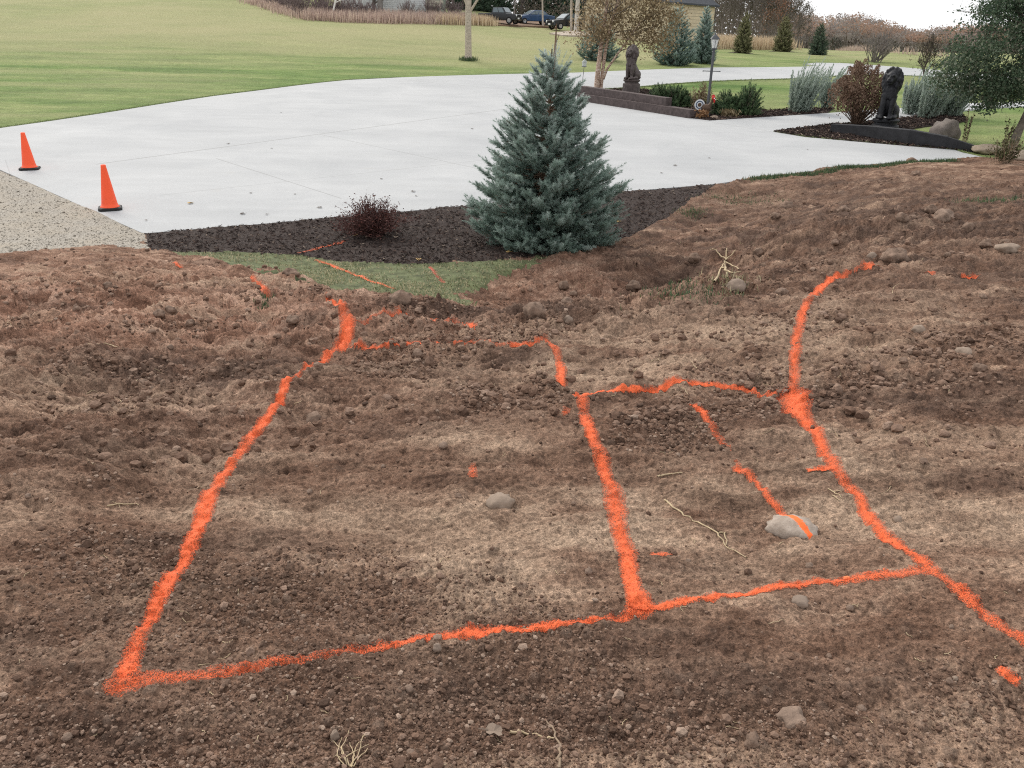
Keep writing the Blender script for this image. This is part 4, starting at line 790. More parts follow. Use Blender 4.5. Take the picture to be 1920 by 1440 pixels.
def conifer(H, prof, rng, nb, smin, L0, rad, k, up0=62, up1=4, per=9, wd=0.006, trunk_r=0.06, trunk_top=1.0):
    """returns (trunk MB, crown MB); PROF(t) is the crown radius at height share t"""
    tr, cr = MB(), MB(); tr.tube([(0, 0, 0), (0.01, 0, H * 0.3), (-0.01, 0.01, H * 0.7), (0, 0, H * trunk_top)], [trunk_r, trunk_r * 0.8, trunk_r * 0.42, trunk_r * 0.12], 8)
    bs, ds, Ls, Ts = [], [], [], []
    tt = np.linspace(0, 1, 400); wgt = np.array([max(prof(q), 0.05) * (1 + 0.9 * math.exp(-q / 0.1)) for q in tt]) ** 1.1; cdf = np.cumsum(wgt) / wgt.sum()
    for b in range(nb):
        t = float(np.interp((b + rng.uniform(0, 1)) / nb, cdf, tt)) * 0.97; az = b * 2.39996 + rng.normal(0, 0.25); Rr = prof(t) * rng.uniform(0.72, 1.08); e = R(up1 + (up0 - up1) * t ** 1.5) + rng.normal(0, 0.1)
        z0 = max(0.02, t * H - 0.25 * Rr * math.tan(min(e, 1.0))); n = 6; s = np.linspace(0, 1, n); hor = np.array([math.cos(az), math.sin(az), 0])
        droop = -0.10 * Rr * np.sin(s * math.pi) * (1 - t); z = z0 + Rr * math.tan(min(e, 1.15)) * s * 0.85 + droop + 0.12 * Rr * s ** 3
        pts = hor[None] * (Rr * s)[:, None]; pts[:, 2] = z; pts[:, :2] += rng.normal(0, 0.012, (n, 2)) * Rr
        tr.tube(pts, np.linspace(0.014, 0.004, n) * (trunk_r / 0.06) ** 0.5, 4, cap=False)
        m_ = max(3, int(per * (0.45 + Rr))); ss = np.concatenate([[1.0], rng.uniform(smin, 1, m_) ** 0.8])
        for q in ss:
            i = min(int(q * (n - 1)), n - 2); f = q * (n - 1) - i; p = pts[i] * (1 - f) + pts[i + 1] * f; d = pts[i + 1] - pts[i]; d /= np.linalg.norm(d)
            if q < 1:
                side = np.cross(d, [0, 0, 1.0]); sgn = rng.choice([-1, 1]); d = d * rng.uniform(0.35, 0.9) + side * sgn * rng.uniform(0.2, 0.9) + np.array([0, 0, rng.uniform(-0.25, 0.7)])
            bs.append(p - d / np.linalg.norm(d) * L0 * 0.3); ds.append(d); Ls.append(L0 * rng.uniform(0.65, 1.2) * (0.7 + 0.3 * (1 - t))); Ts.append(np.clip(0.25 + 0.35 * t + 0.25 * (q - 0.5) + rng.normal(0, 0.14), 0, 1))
    bs, ds, Ls = np.array(bs), np.array(ds), np.array(Ls); shoots(cr, bs, ds, Ls, np.full(len(bs), rad) * rng.uniform(0.8, 1.15, len(bs)), rng, k, wd, np.array(Ts))
    m_ = int(12 * nb ** 0.5); core = rng.uniform(0, 1, m_); return tr, cr
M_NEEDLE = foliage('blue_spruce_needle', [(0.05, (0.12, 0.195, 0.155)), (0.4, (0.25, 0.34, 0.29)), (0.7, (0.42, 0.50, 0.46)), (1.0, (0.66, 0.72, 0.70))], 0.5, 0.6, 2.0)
M_NEEDLE2 = foliage('green_spruce_needle', [(0.05, (0.05, 0.085, 0.06)), (0.5, (0.105, 0.155, 0.105)), (1.0, (0.22, 0.26, 0.18))], 0.3, 0.7, 2.0)
M_NEEDLE3 = foliage('olive_pine_needle', [(0.05, (0.125, 0.135, 0.068)), (0.5, (0.235, 0.235, 0.125)), (1.0, (0.37, 0.35, 0.20))], 0.35, 0.7, 2.0)
rs = np.random.default_rng(12)
pb = GS(1022, 453); Ht = aty(1046, 92, pb[1])[2] - pb[2]
PR = np.array([[0, 1.08], [0.05, 1.14], [0.14, 1.18], [0.24, 1.16], [0.34, 1.08], [0.45, 0.90], [0.55, 0.76], [0.65, 0.60], [0.75, 0.45], [0.84, 0.31], [0.92, 0.20], [1.0, 0.08]])
t_ = thing('blue_spruce', 'large blue spruce standing in the dark mulch in front of the driveway', 'spruce tree', pb)
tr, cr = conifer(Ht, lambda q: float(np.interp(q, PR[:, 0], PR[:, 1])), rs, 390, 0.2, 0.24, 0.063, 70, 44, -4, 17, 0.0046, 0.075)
tr.tube([(0.02, 0, Ht * 0.86), (0.05, 0, Ht * 1.0), (0.055, 0.01, Ht * 1.12)], [0.028, 0.02, 0.006], 6); tr.tube([(0.055, 0, Ht * 1.02), (0.10, 0, Ht * 1.07)], [0.008, 0.004], 4)
tr.build('trunk', simple('spruce_bark', (0.22, 0.15, 0.105), 0.95, 0.3, 20), t_, smooth=True)
up = []
for k in range(26):
    a = rs.uniform(0, 6.28); r = rs.uniform(0.05, 0.42); up.append((0.02 + math.cos(a) * r * 0.35, math.sin(a) * r * 0.35, Ht * rs.uniform(0.80, 0.93), math.cos(a) * r * 1.3, math.sin(a) * r * 1.3, rs.uniform(0.5, 1.0)))
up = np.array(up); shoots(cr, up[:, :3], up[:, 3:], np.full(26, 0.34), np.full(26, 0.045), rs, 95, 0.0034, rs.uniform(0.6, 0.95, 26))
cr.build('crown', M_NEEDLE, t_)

def spruce_at(label, u, v, utop, vtop, wpx, mat, seed, name='spruce', group=None, fat=0.12, bare=0.0, ring=False, k=30):
    p = P(u, v); top = aty(utop, vtop, p[1]); H = top[2] - p[2]; Rm = wpx / 2 / ppm(p); r_ = np.random.default_rng(seed)
    t = thing(name, label, 'spruce tree' if 'spruce' in name else 'conifer', p, 0, group)
    pr = lambda q: Rm * (1.0 * (1 - q) ** 0.85 + 0.05) * (0.78 + 0.22 * min(1, q / fat)) if q > bare else 0.02
    trm, crm = conifer(H, pr, r_, 210, 0.15, 0.42 * H / 4.5, 0.10 * H / 4.5, k, 50, 4, 11, 0.02 * H / 4.5, 0.07)
    trm.build('trunk', M_BARK, t, smooth=True); crm.build('crown', mat, t); return t, p, Rm
spruce_at('dark blue green spruce behind the birch trunks', 1120, 112, 1118, 20, 88, M_NEEDLE, 31, 'blue_spruce', 'spruces across the road')
spruce_at('broad blue spruce across the road, with its left side behind birch leaves', 1266, 121, 1272, 12, 92, M_NEEDLE, 32, 'blue_spruce', 'spruces across the road')
spruce_at('slimmer blue spruce with a brown top, just left of the lamp post', 1316, 118, 1313, 8, 52, M_NEEDLE, 33, 'blue_spruce', 'spruces across the road')
RING = []
for lb, u, v, ut, vt, wp, mt, sd in (('olive young conifer in a mulch ring, right of the lamp post', 1391, 101, 1397, 22, 40, M_NEEDLE3, 34), ('olive young conifer in a mulch ring, middle of the three on the far lawn', 1466, 98, 1474, 27, 42, M_NEEDLE3, 35), ('dark green young conifer in a mulch ring nearest the fork of the road', 1532, 105, 1538, 42, 40, M_NEEDLE2, 36)):
    t, p, Rm = spruce_at(lb, u, v, ut, vt, wp, mt, sd, 'young_conifer', 'young conifers on the far lawn', 0.3); RING.append(p)
for p in RING:
    a = np.linspace(0, 6.28, 15)[:-1]; sheet('mulch_ring', [(p[0] + 1.15 * math.cos(q) * (1 + 0.1 * math.sin(3 * q)), p[1] + 1.0 * math.sin(q)) for q in a], 0.06, M_MULCH, 0.1, 0.5)

# ------------------------------------------------------------------ broad leaved and bare trees
def grow(mb, p, d, L, r, lvl, rng, tips, kids=(3, 5), spread=0.75, upw=0.25, ratio=0.62, n=4, rmin=0.004, first=0.35):
    pts = [np.array(p, float)]; d = np.array(d, float); d /= np.linalg.norm(d)
    for k in range(n):
        d = d + rng.normal(0, 0.10, 3) + np.array([0, 0, upw * 0.12]); d /= np.linalg.norm(d); pts.append(pts[-1] + d * L / n)
    pts = np.array(pts); mb.tube(pts, np.linspace(r, max(r * 0.55, rmin), n + 1), 6 if lvl > 2 else (4 if lvl > 1 else 3), cap=False)
    if lvl == 0: tips.append((pts[-1], d)); tips.append((pts[n // 2], d)); return
    for k in range(rng.integers(*kids) + 0):
        q = rng.uniform(first, 1.0) if k else 1.0; i = min(int(q * n), n - 1); f = q * n - i; s = pts[i] * (1 - f) + pts[i + 1] * f
        v = rng.normal(size=3); v -= v @ d * d; v /= np.linalg.norm(v); nd = d * math.cos(spread) + v * math.sin(spread) if k else d + v * 0.25
        nd = nd + np.array([0, 0, upw]); grow(mb, s, nd, L * ratio * rng.uniform(0.75, 1.2), max(r * (0.72 if k == 0 else 0.5) * (1 - 0.35 * q), rmin), lvl - 1, rng, tips, kids, spread, upw, ratio, n, rmin, first)
def leafy(tips, rng, per, sig, size, tmean=None):
    P_ = np.array([t[0] for t in tips]); pts = np.repeat(P_, per, 0) + rng.normal(0, sig, (len(P_) * per, 3)); return pts
# the lone tree on the left lawn
r1 = np.random.default_rng(5); p = P(878, 113); k = ppm(p); t = thing('lawn_tree', 'single leafless tree with a straight grey trunk on the left lawn', 'tree', p)
m = MB(); s = 1 / k; m.tube([(0, 0, -0.05), (0.0, 0, 8 * s), (0.0, 0, 40 * s), (0.0, 0, 80 * s), (0.05, 0, 150 * s), (0.0, 0.1, 260 * s)], [9 * s, 6.5 * s, 6 * s, 5.6 * s, 4.6 * s, 2 * s], 12); m.build('trunk', M_BARK_PALE, t, smooth=True)
m = MB(); tips = []
for q in range(16):
    z = (78 + q * 11) * s; a = q * 2.4; grow(m, (0, 0, z), (math.cos(a) * 0.7, math.sin(a) * 0.7, 0.9), 70 * s * (1 - q * 0.03), 2.6 * s, 3, r1, tips, (2, 4), 0.6, 0.3, rmin=0.006)
m.build('branches', M_BARK_PALE, t, smooth=True)
e = np.random.default_rng(6).normal(0, 0.22, (900, 2)) + np.array(p[:2]); b_ = blades('grass', e, plane(e[:, 0], e[:, 1]), 0.26, 'uncut dark grass tuft round the foot of the lawn tree', M_DARKBLADE, 0.012, 0.5)
# birch clump behind the wall
r1 = np.random.default_rng(7); p = P(1122, 170); k = ppm(p); s = 1 / k; t = thing('birch_tree', 'clump birch with peeling pinkish trunks and brown leaves behind the left wall', 'birch tree', p)
M_BIRCH = None
def birch_mat():
    m, tt, b = new_mat('birch_bark'); q = objco(tt); mp = N(tt, 'ShaderNodeMapping'); mp.inputs['Scale'].default_value = (1, 1, 2.5); tt.links.new(q, mp.inputs['Vector'])
    c = ramp(tt, noise(tt, mp.outputs[0], 7.0, 6, 0.7), [(0.36, (0.08, 0.055, 0.045)), (0.44, (0.34, 0.22, 0.16)), (0.56, (0.55, 0.42, 0.33)), (0.66, (0.66, 0.59, 0.52))]); tt.links.new(c, b.inputs['Base Color']); b.inputs['Roughness'].default_value = 0.9; bump(tt, b, noise(tt, mp.outputs[0], 9, 5), 0.8, 0.03); return m
M_BIRCH = birch_mat(); tips = []; crown = MB()
for pts, r0 in (([(-4, 0, -2), (-2.5, 0, 40), (0, 0, 75), (4, 0, 105), (8, 1, 190)], 4.3), ([(4, 4, -2), (6, 3, 30), (9, 2, 70), (16, 2, 115), (34, 3, 180)], 3.1), ([(8, 3, 20), (14, 2, 38), (30, 0, 62), (42, 0, 80), (70, 0, 120)], 2.0)):
    m = MB(); pts = np.array(pts, float) * s; m.tube(pts, np.linspace(r0 * 1.25, r0 * 0.6, len(pts)) * s, 9); m.build('trunk', M_BIRCH, t, smooth=True)
    for q in range(8 if r0 > 2.5 else 4):
        f = r1.uniform(0.55, 1.0) * (len(pts) - 1); i = min(int(f), len(pts) - 2); b0 = pts[i] + (pts[i + 1] - pts[i]) * (f - i); a = r1.uniform(0, 6.28)
        grow(crown, b0, (math.cos(a) + 0.25, math.sin(a) * 0.8, 0.5), 52 * s, 1.2 * s, 2, r1, tips, (3, 5), 0.7, 0.1, rmin=0.006)
crown.build('branches', M_BARK, t, smooth=True)
M_BIRCHLEAF = foliage('birch_leaf', [(0.05, (0.11, 0.088, 0.05)), (0.45, (0.24, 0.18, 0.105)), (0.7, (0.38, 0.29, 0.175)), (1.0, (0.68, 0.57, 0.40))], 0.35)
lf = MB(); cen = np.array([[-22, 0, 118], [-10, 5, 150], [10, -8, 112], [30, 0, 130], [55, 5, 105], [72, -5, 128], [88, 0, 92], [98, 0, 118], [112, 3, 80], [60, 0, 155], [20, 5, 170], [95, 0, 150], [118, 0, 104], [45, -10, 92], [0, -8, 96], [-30, 0, 92], [130, 2, 130]]) * s
for c in cen:
    n = int(r1.uniform(260, 430)); g = r1.normal(size=(n, 3)); g = c + g * np.array([14, 16, 11]) * s * r1.uniform(0.8, 1.2); lf.leaves(g, 0.115, r1, r1.beta(2, 2.6, n))
lf.leaves(leafy([q for q in tips if q[0][2] > 60 * s], r1, 6, 0.22, 0.1), 0.115, r1)
lf.build('crown', M_BIRCHLEAF, t)
# dark tree at the right
r1 = np.random.default_rng(9); p = P(1897, 277); k = ppm(p); s = 1 / k; t = thing('crabapple_tree', 'dark leafed tree with a low spreading crown at the right edge', 'tree', p)
m = MB(); m.tube(np.array([(0, 0, -4), (4, 0, 25), (12, 0, 60), (18, 0, 95), (14, 0, 130), (6, 0, 190)]) * s, np.array([9, 7.5, 6.5, 6, 5, 3]) * s, 10); m.build('trunk', M_BARK, t, smooth=True)
br = MB(); tips = []
for q in range(22):
    a = q * 2.4; z = r1.uniform(75, 210); grow(br, np.array([14, 0, z]) * s, (math.cos(a), math.sin(a), r1.uniform(-0.1, 0.6)), r1.uniform(55, 90) * s, 2.2 * s, 2, r1, tips, (3, 5), 0.7, 0.02, rmin=0.005)
br.build('branches', M_BARK, t, smooth=True)
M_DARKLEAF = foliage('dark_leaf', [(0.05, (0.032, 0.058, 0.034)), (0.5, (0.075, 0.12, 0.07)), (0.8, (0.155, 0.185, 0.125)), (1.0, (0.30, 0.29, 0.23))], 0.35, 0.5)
lf = MB()
for q in range(240):
    d = r1.normal(size=3); d /= np.linalg.norm(d); rr_ = r1.uniform(0.35, 1.0) ** 0.6; c = np.array([-22, 0, 190]) + d * rr_ * np.array([150, 125, 112]); 
    if c[2] < 85 and abs(c[0] + 10) < 60: c[2] += 18
    if c[2] > 175 + 0.7 * (c[0] + 100) and c[0] < -75: continue
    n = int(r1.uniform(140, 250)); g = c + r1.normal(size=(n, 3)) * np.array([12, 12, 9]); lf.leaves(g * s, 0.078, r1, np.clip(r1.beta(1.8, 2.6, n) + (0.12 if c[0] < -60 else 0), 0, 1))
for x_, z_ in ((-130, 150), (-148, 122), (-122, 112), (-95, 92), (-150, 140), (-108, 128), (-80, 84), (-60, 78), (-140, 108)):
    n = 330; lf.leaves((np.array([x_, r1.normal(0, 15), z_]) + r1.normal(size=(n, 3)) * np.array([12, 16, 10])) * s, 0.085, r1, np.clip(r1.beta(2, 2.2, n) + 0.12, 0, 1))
for q in range(70):
    c = np.array([r1.uniform(-105, 110), r1.normal(0, 60), r1.uniform(215, 330)]); n = int(r1.uniform(140, 250)); lf.leaves((c + r1.normal(size=(n, 3)) * np.array([14, 14, 11])) * s, 0.072, r1, np.clip(r1.beta(1.8, 2.6, n), 0, 1))
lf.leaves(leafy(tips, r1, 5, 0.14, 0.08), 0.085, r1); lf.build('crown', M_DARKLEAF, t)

# ------------------------------------------------------------------ shrubs
def shrub_thing(name, label, cat, u, v, group=None, f=P): p = f(u, v); return thing(name, label, cat, p, 0, group), 1 / ppm(p)
M_REDTWIG = simple('red_twig', (0.105, 0.055, 0.048), 0.9, 0.3, 20); M_REDLEAF = foliage('barberry_leaf', [(0.05, (0.035, 0.016, 0.016)), (0.55, (0.085, 0.035, 0.032)), (0.85, (0.15, 0.06, 0.05)), (1.0, (0.26, 0.12, 0.08))], 0.2)
r1 = np.random.default_rng(15); t, s = shrub_thing('barberry_shrub', 'small dark red thorny shrub in the mulch left of the large spruce', 'shrub', 700, 440, f=GS); m = MB(); lf = MB(); tips = []
for q in range(170):
    a = r1.uniform(0, 6.28); e = r1.uniform(0.05, 1.5); L = r1.uniform(26, 50) * s * (0.85 + 0.2 * math.sin(e)); grow(m, r1.normal(0, 0.05, 3) * np.array([1, 1, 0]), (math.cos(a) * math.cos(e), math.sin(a) * math.cos(e), math.sin(e) + 0.1), L, 0.006, 1, r1, tips, (3, 5), 0.5, 0.15, 0.45, rmin=0.0025)
t.scale = (1.5, 1.3, 1.02); m.build('stems', M_REDTWIG, t)
T_ = np.array([q[0] for q in tips]); lf.leaves(np.repeat(T_, 4, 0) + r1.normal(0, 0.03, (len(T_) * 4, 3)), 0.026, r1); lf.build('foliage', M_REDLEAF, t)
def mugo(label, u, v, lobes, s_, seed):
    r_ = np.random.default_rng(seed); t, s = shrub_thing('mugo_pine', label, 'pine shrub', u, v, 'pine shrubs by the left wall'); st, cr = MB(), MB(); B, D, T = [], [], []
    for x, y, w_, h_ in lobes:
        for q in range(230):
            a = r_.uniform(0, 6.28); e = math.asin(r_.uniform(0.02, 1)); rr_ = r_.uniform(0.6, 1.0); d = np.array([math.cos(a) * math.cos(e), math.sin(a) * math.cos(e), math.sin(e)]); pt = np.array([x, y, 0]) + d * rr_ * np.array([w_, w_, h_])
            B.append(pt * s); D.append(d * 0.85 + np.array([0, 0, 0.5]) + r_.normal(0, 0.15, 3)); T.append(r_.uniform(0.05, 0.95))
            if q % 4 == 0: st.tube([(x * s * 0.3, 0, 0), tuple(pt * s * np.array([0.7, 0.7, 0.6])), tuple(pt * s)], [0.02, 0.012, 0.006], 4, cap=False)
    B, D = np.array(B), np.array(D); shoots(cr, B - D * 0.1, D, np.full(len(B), 0.25), np.full(len(B), 0.095), r_, 44, 0.009, np.array(T)); st.build('stems', M_BARK, t); cr.build('foliage', M_PINE, t)
M_PINE = foliage('pine_needle', [(0.05, (0.03, 0.062, 0.03)), (0.5, (0.07, 0.12, 0.055)), (1.0, (0.15, 0.21, 0.10))], 0.25, 0.7)
mugo('rounded dark green pine shrub behind the left wall', 1252, 200, [(-16, 0, 24, 38), (12, 0, 26, 40), (30, 0, 14, 26)], 1, 41)
mugo('dark green two humped pine shrub right of the lamp post', 1382, 216, [(-22, 0, 26, 42), (20, 0, 24, 58), (0, 6, 30, 36)], 1, 42)
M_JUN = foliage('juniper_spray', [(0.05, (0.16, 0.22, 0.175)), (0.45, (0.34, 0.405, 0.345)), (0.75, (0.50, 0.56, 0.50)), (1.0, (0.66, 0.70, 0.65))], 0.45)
def juniper(label, u, v, w_, h_, lean, seed, n=170):
    r_ = np.random.default_rng(seed); t, s = shrub_thing('juniper_shrub', label, 'juniper', u, v, 'upright blue junipers in the beds'); st, lf = MB(), MB()
    for q in range(n):
        a = r_.uniform(0, 6.28); rr_ = math.sqrt(r_.uniform(0, 1)); b = np.array([math.cos(a) * rr_ * w_ * 0.32, math.sin(a) * rr_ * w_ * 0.32, r_.uniform(0, 0.35) * h_]); L = h_ * r_.uniform(0.35, 1.0) * (1 - 0.5 * rr_ ** 1.5); d = np.array([math.cos(a) * rr_ * 0.42 + lean, math.sin(a) * rr_ * 0.42, 1.0]); d /= np.linalg.norm(d)
        tt = np.linspace(0, 1, 34)[:, None]; pts = b + d * L * tt + np.array([lean * 0.35 * L, 0, 0]) * tt ** 2; pts = pts * s
        if q % 5 == 0: st.tube(np.array([(0, 0, 0), b * s, pts[12]]), [0.02, 0.014, 0.006], 4, cap=False)
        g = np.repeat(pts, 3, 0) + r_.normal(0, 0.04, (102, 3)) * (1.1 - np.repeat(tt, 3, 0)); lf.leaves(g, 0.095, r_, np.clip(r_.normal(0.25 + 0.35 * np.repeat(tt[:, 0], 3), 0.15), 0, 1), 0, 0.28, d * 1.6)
    st.build('stems', M_BARK, t); lf.build('foliage', M_JUN, t)
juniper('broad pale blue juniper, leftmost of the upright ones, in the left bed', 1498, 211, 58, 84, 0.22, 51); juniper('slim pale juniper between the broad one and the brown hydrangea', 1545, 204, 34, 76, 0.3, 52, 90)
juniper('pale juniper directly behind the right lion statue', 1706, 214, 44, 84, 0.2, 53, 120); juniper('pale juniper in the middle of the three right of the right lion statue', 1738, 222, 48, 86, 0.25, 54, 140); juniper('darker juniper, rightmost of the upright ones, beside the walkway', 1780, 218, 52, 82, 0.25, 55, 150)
# hydrangea
r1 = np.random.default_rng(17); t, s = shrub_thing('hydrangea_shrub', 'brown withered hydrangea with cone flower heads left of the right lion', 'hydrangea', 1605, 235); m, lf, hd = MB(), MB(), MB(); tips = []
M_HYD = foliage('withered_bloom', [(0.05, (0.12, 0.075, 0.052)), (0.5, (0.235, 0.155, 0.11)), (1.0, (0.40, 0.29, 0.215))], 0.3)
for q in range(105):
    a = r1.uniform(0, 6.28); rr_ = math.sqrt(r1.uniform(0, 1)); top = np.array([math.cos(a) * rr_ * 52, math.sin(a) * rr_ * 48, 98 - 58 * rr_ ** 2 + r1.uniform(-14, 8)]) * s; pts = np.array([(math.cos(a) * 3 * s, math.sin(a) * 3 * s, 0), tuple(top * np.array([0.42, 0.42, 0.4])), tuple(top)]); m.tube(pts, [0.016, 0.011, 0.006], 5, cap=False)
    d = np.array([top[0] * 0.5, top[1] * 0.5, 0.7]); d /= np.linalg.norm(d); n = 130; u_ = r1.uniform(0, 1, n) ** 0.8; rad = 0.115 * (1 - u_) ** 0.7 + 0.015; g = r1.normal(size=(n, 3)); g -= (g @ d)[:, None] * d; g /= np.linalg.norm(g, axis=1)[:, None]
    hd.leaves(top + d * (u_ * 0.30)[:, None] + g * rad[:, None], 0.055, r1); k_ = 26; lf.leaves(np.repeat(top[None] * np.array([0.85, 0.85, 0.75]), k_, 0) + r1.normal(0, 0.13, (k_, 3)), 0.085, r1, r1.uniform(0.0, 0.45, k_))
m.build('stems', simple('hydrangea_stem', (0.13, 0.085, 0.06), 0.9, 0.3, 20), t); lf.build('leaves', M_HYD, t); hd.build('flower_heads', M_HYD, t)
# dry perennials by the lamp post
M_DRYPL = foliage('dry_seedhead', [(0.05, (0.085, 0.06, 0.03)), (0.5, (0.19, 0.145, 0.08)), (1.0, (0.34, 0.28, 0.18))], 0.2)
r1 = np.random.default_rng(18); t, s = shrub_thing('dry_perennial', 'dry upright brown perennials behind the bird ornament', 'plant', 1311, 212); m, lf = MB(), MB()
for q in range(60):
    x, y = r1.normal(0, 7), r1.normal(0, 6); h_ = r1.uniform(30, 56); m.tube(np.array([(x, y, 0), (x * 1.15, y, h_ * 0.5), (x * 1.4, y * 1.2, h_)]) * s, [0.006, 0.005, 0.004], 3, cap=False); zz = r1.uniform(0.35, 1, 22); lf.leaves((np.stack([x * (1 + 0.4 * zz), y * np.ones(22), h_ * zz], 1) + r1.normal(0, 1.6, (22, 3))) * s, 0.06, r1)
m.build('stems', M_TWIG, t); lf.build('seed_heads', M_DRYPL, t)
r1 = np.random.default_rng(19); t, s = shrub_thing('lavender_clump', 'low grey clump at the tip of the left bed, in front of the pine shrub', 'plant', 1366, 220); m = MB(); g = r1.normal(size=(500, 3)) * np.array([7, 6, 1]) ; g[:, 2] = r1.uniform(0, 13, 500); m.leaves(g * s, 0.16, r1, None, 0, 0.2, np.array([0, 0, 1.5])); m.build('foliage', M_DRYPL, t)
# weeds and garden stones in the lower right corner
def weed(label, u, v, w_, h_, mat, seed, f=GS, n=26, size=0.07, name='weed', cat='weed'):
    r_ = np.random.default_rng(seed); t, s = shrub_thing(name, label, cat, u, v, f=f); m, lf = MB(), MB()
    for q in range(n):
        x = r_.normal(0, w_ * 0.14); h1 = h_ * r_.uniform(0.45, 1.0); lx_ = x + r_.normal(0, w_ * 0.22); ly_ = r_.normal(0, w_ * 0.2); m.tube(np.array([(x, ly_ * 0.4, 0), ((x + lx_) / 2, ly_ * 0.7, h1 * 0.6), (lx_, ly_, h1)]) * s, [0.006, 0.005, 0.003], 4, cap=False); zz = r_.uniform(0.15, 1, 16); lf.leaves((np.stack([x + (lx_ - x) * zz, ly_ * zz, h1 * zz], 1) + r_.normal(0, w_ * 0.045, (16, 3))) * s, size, r_)
    m.build('stems', M_TWIG, t); lf.build('foliage', mat, t)
M_WEED = foliage('weed_leaf', [(0.05, (0.03, 0.04, 0.018)), (0.5, (0.075, 0.08, 0.036)), (1.0, (0.17, 0.145, 0.08))], 0.2)
weed('ragged dark weeds at the tip of the driveway below the dark tree', 1882, 305, 60, 50, M_WEED, 61, n=46, size=0.06); weed('tall thin weed with dry leaves beside the dark tree trunk', 1885, 275, 26, 62, M_WEED, 62, P, 14, 0.06); weed('thin vine on two leaning stakes beside the boulder', 1806, 268, 16, 74, M_WEED, 63, P, 9, 0.07, 'vine_stake', 'vine')
def tuft(label, u, v, rx, ry, n, L, mat, seed):
    r_ = np.random.default_rng(seed); p = GS(u, v); e = np.column_stack([p[0] + r_.normal(0, rx, n), p[1] + r_.normal(0, ry, n)]); blades('grass', e, HS(e[:, 0], e[:, 1]), L, label, mat, 0.0045, 0.9)
tuft('dark green grass patch on the rough dirt at the upper right', 1850, 378, 0.34, 0.30, 420, 0.11, M_DARKBLADE, 64); tuft('green grass patch on the lane edge near the mulch corner', 1385, 380, 0.40, 0.35, 500, 0.08, M_DARKBLADE, 65); tuft('small green grass tuft on the dirt beside the mulch', 1298, 400, 0.14, 0.16, 200, 0.09, M_DARKBLADE, 66)
tuft('green grass patch at the right end of the valley', 1290, 545, 0.2, 0.16, 300, 0.07, M_DARKBLADE, 67); tuft('tiny green tuft in the rough dirt at the left', 494, 570, 0.05, 0.05, 70, 0.06, M_DARKBLADE, 68); tuft('thin straw coloured grass on the bank under the dead plant', 1365, 525, 0.16, 0.16, 160, 0.10, M_BLADE, 69)
twig('dead_plant', 'pulled up pale dead plant on the bank of the lane', 'plant', [(1340, 535), (1352, 510), (1360, 492)], .012, M_STRAW, forks=[[(1360, 492), (1345, 478), (1330, 472)], [(1360, 492), (1380, 474)], [(1360, 495), (1385, 512)], [(1352, 510), (1372, 520), (1388, 516)], [(1358, 500), (1362, 528)], [(1360, 492), (1362, 470)]], lift=0.04)
rock('boulder', 'grey round boulder on the lawn behind the right wall', 'boulder', 1770, 262, 60, 42, simple('boulder', (0.215, 0.185, 0.165), 0.92, 0.35, 3.5, bmp=0.03), 0.2, seed=5, f=P)
rock('stone', 'tan flat edging stone at the tip of the driveway', 'stone', 1850, 285, 64, 18, simple('sandstone', (0.31, 0.25, 0.19), 0.9, 0.25, 5), 0.3, seed=6, f=P); rock('stone', 'tan edging stone at the right edge beside the weeds', 'stone', 1912, 299, 50, 22, simple('sandstone', (0.33, 0.27, 0.21), 0.9, 0.25, 5), 0.3, seed=7, f=P)
rock('stone', 'pinkish stone on the lawn beyond the walkway', 'stone', 1846, 189, 14, 9, simple('pink_stone', (0.45, 0.34, 0.3), 0.9, 0.2, 6), 0.2, seed=8, f=P)
for k, (lb, u, v) in enumerate((('white stone seen under the dark tree crown, left one', 1826, 160), ('cream stone seen under the dark tree crown, middle one', 1846, 159), ('tan stone seen under the dark tree crown, right one', 1872, 161))): rock('stone', lb, 'stone', u, v, 22, 12, simple('garden_stone', (0.5 - 0.06 * k, 0.44 - 0.07 * k, 0.38 - 0.08 * k), 0.9, 0.2, 6), 0.2, seed=9 + k, f=P)
rock('stone', 'pale round stone at the end of the left wall', 'stone', 1295, 218, 11, 15, M_PALE, 0.2, seed=12, f=P); rock('stone', 'pale flat stone at the foot of the lamp post', 'stone', 1339, 222, 17, 6, M_PALE, 0.2, seed=13, f=P)

for poly, lb in ((wpoly(LBED), 'dark bark mulch in the left bed round the pine shrubs'), (wpoly(RBED), 'dark bark mulch in the right bed round the black lion')):
    pa = np.array(poly); q = np.column_stack([rng.uniform(pa[:, 0].min(), pa[:, 0].max(), 30000), rng.uniform(pa[:, 1].min(), pa[:, 1].max(), 30000)]); q = q[in_poly(q[:, 0], q[:, 1], poly)][:9000]; chips('mulch_chips', q, plane(q[:, 0], q[:, 1]) + 0.012 + bedbump(q[:, 0], q[:, 1]) - 0.02, lb, 0.05)
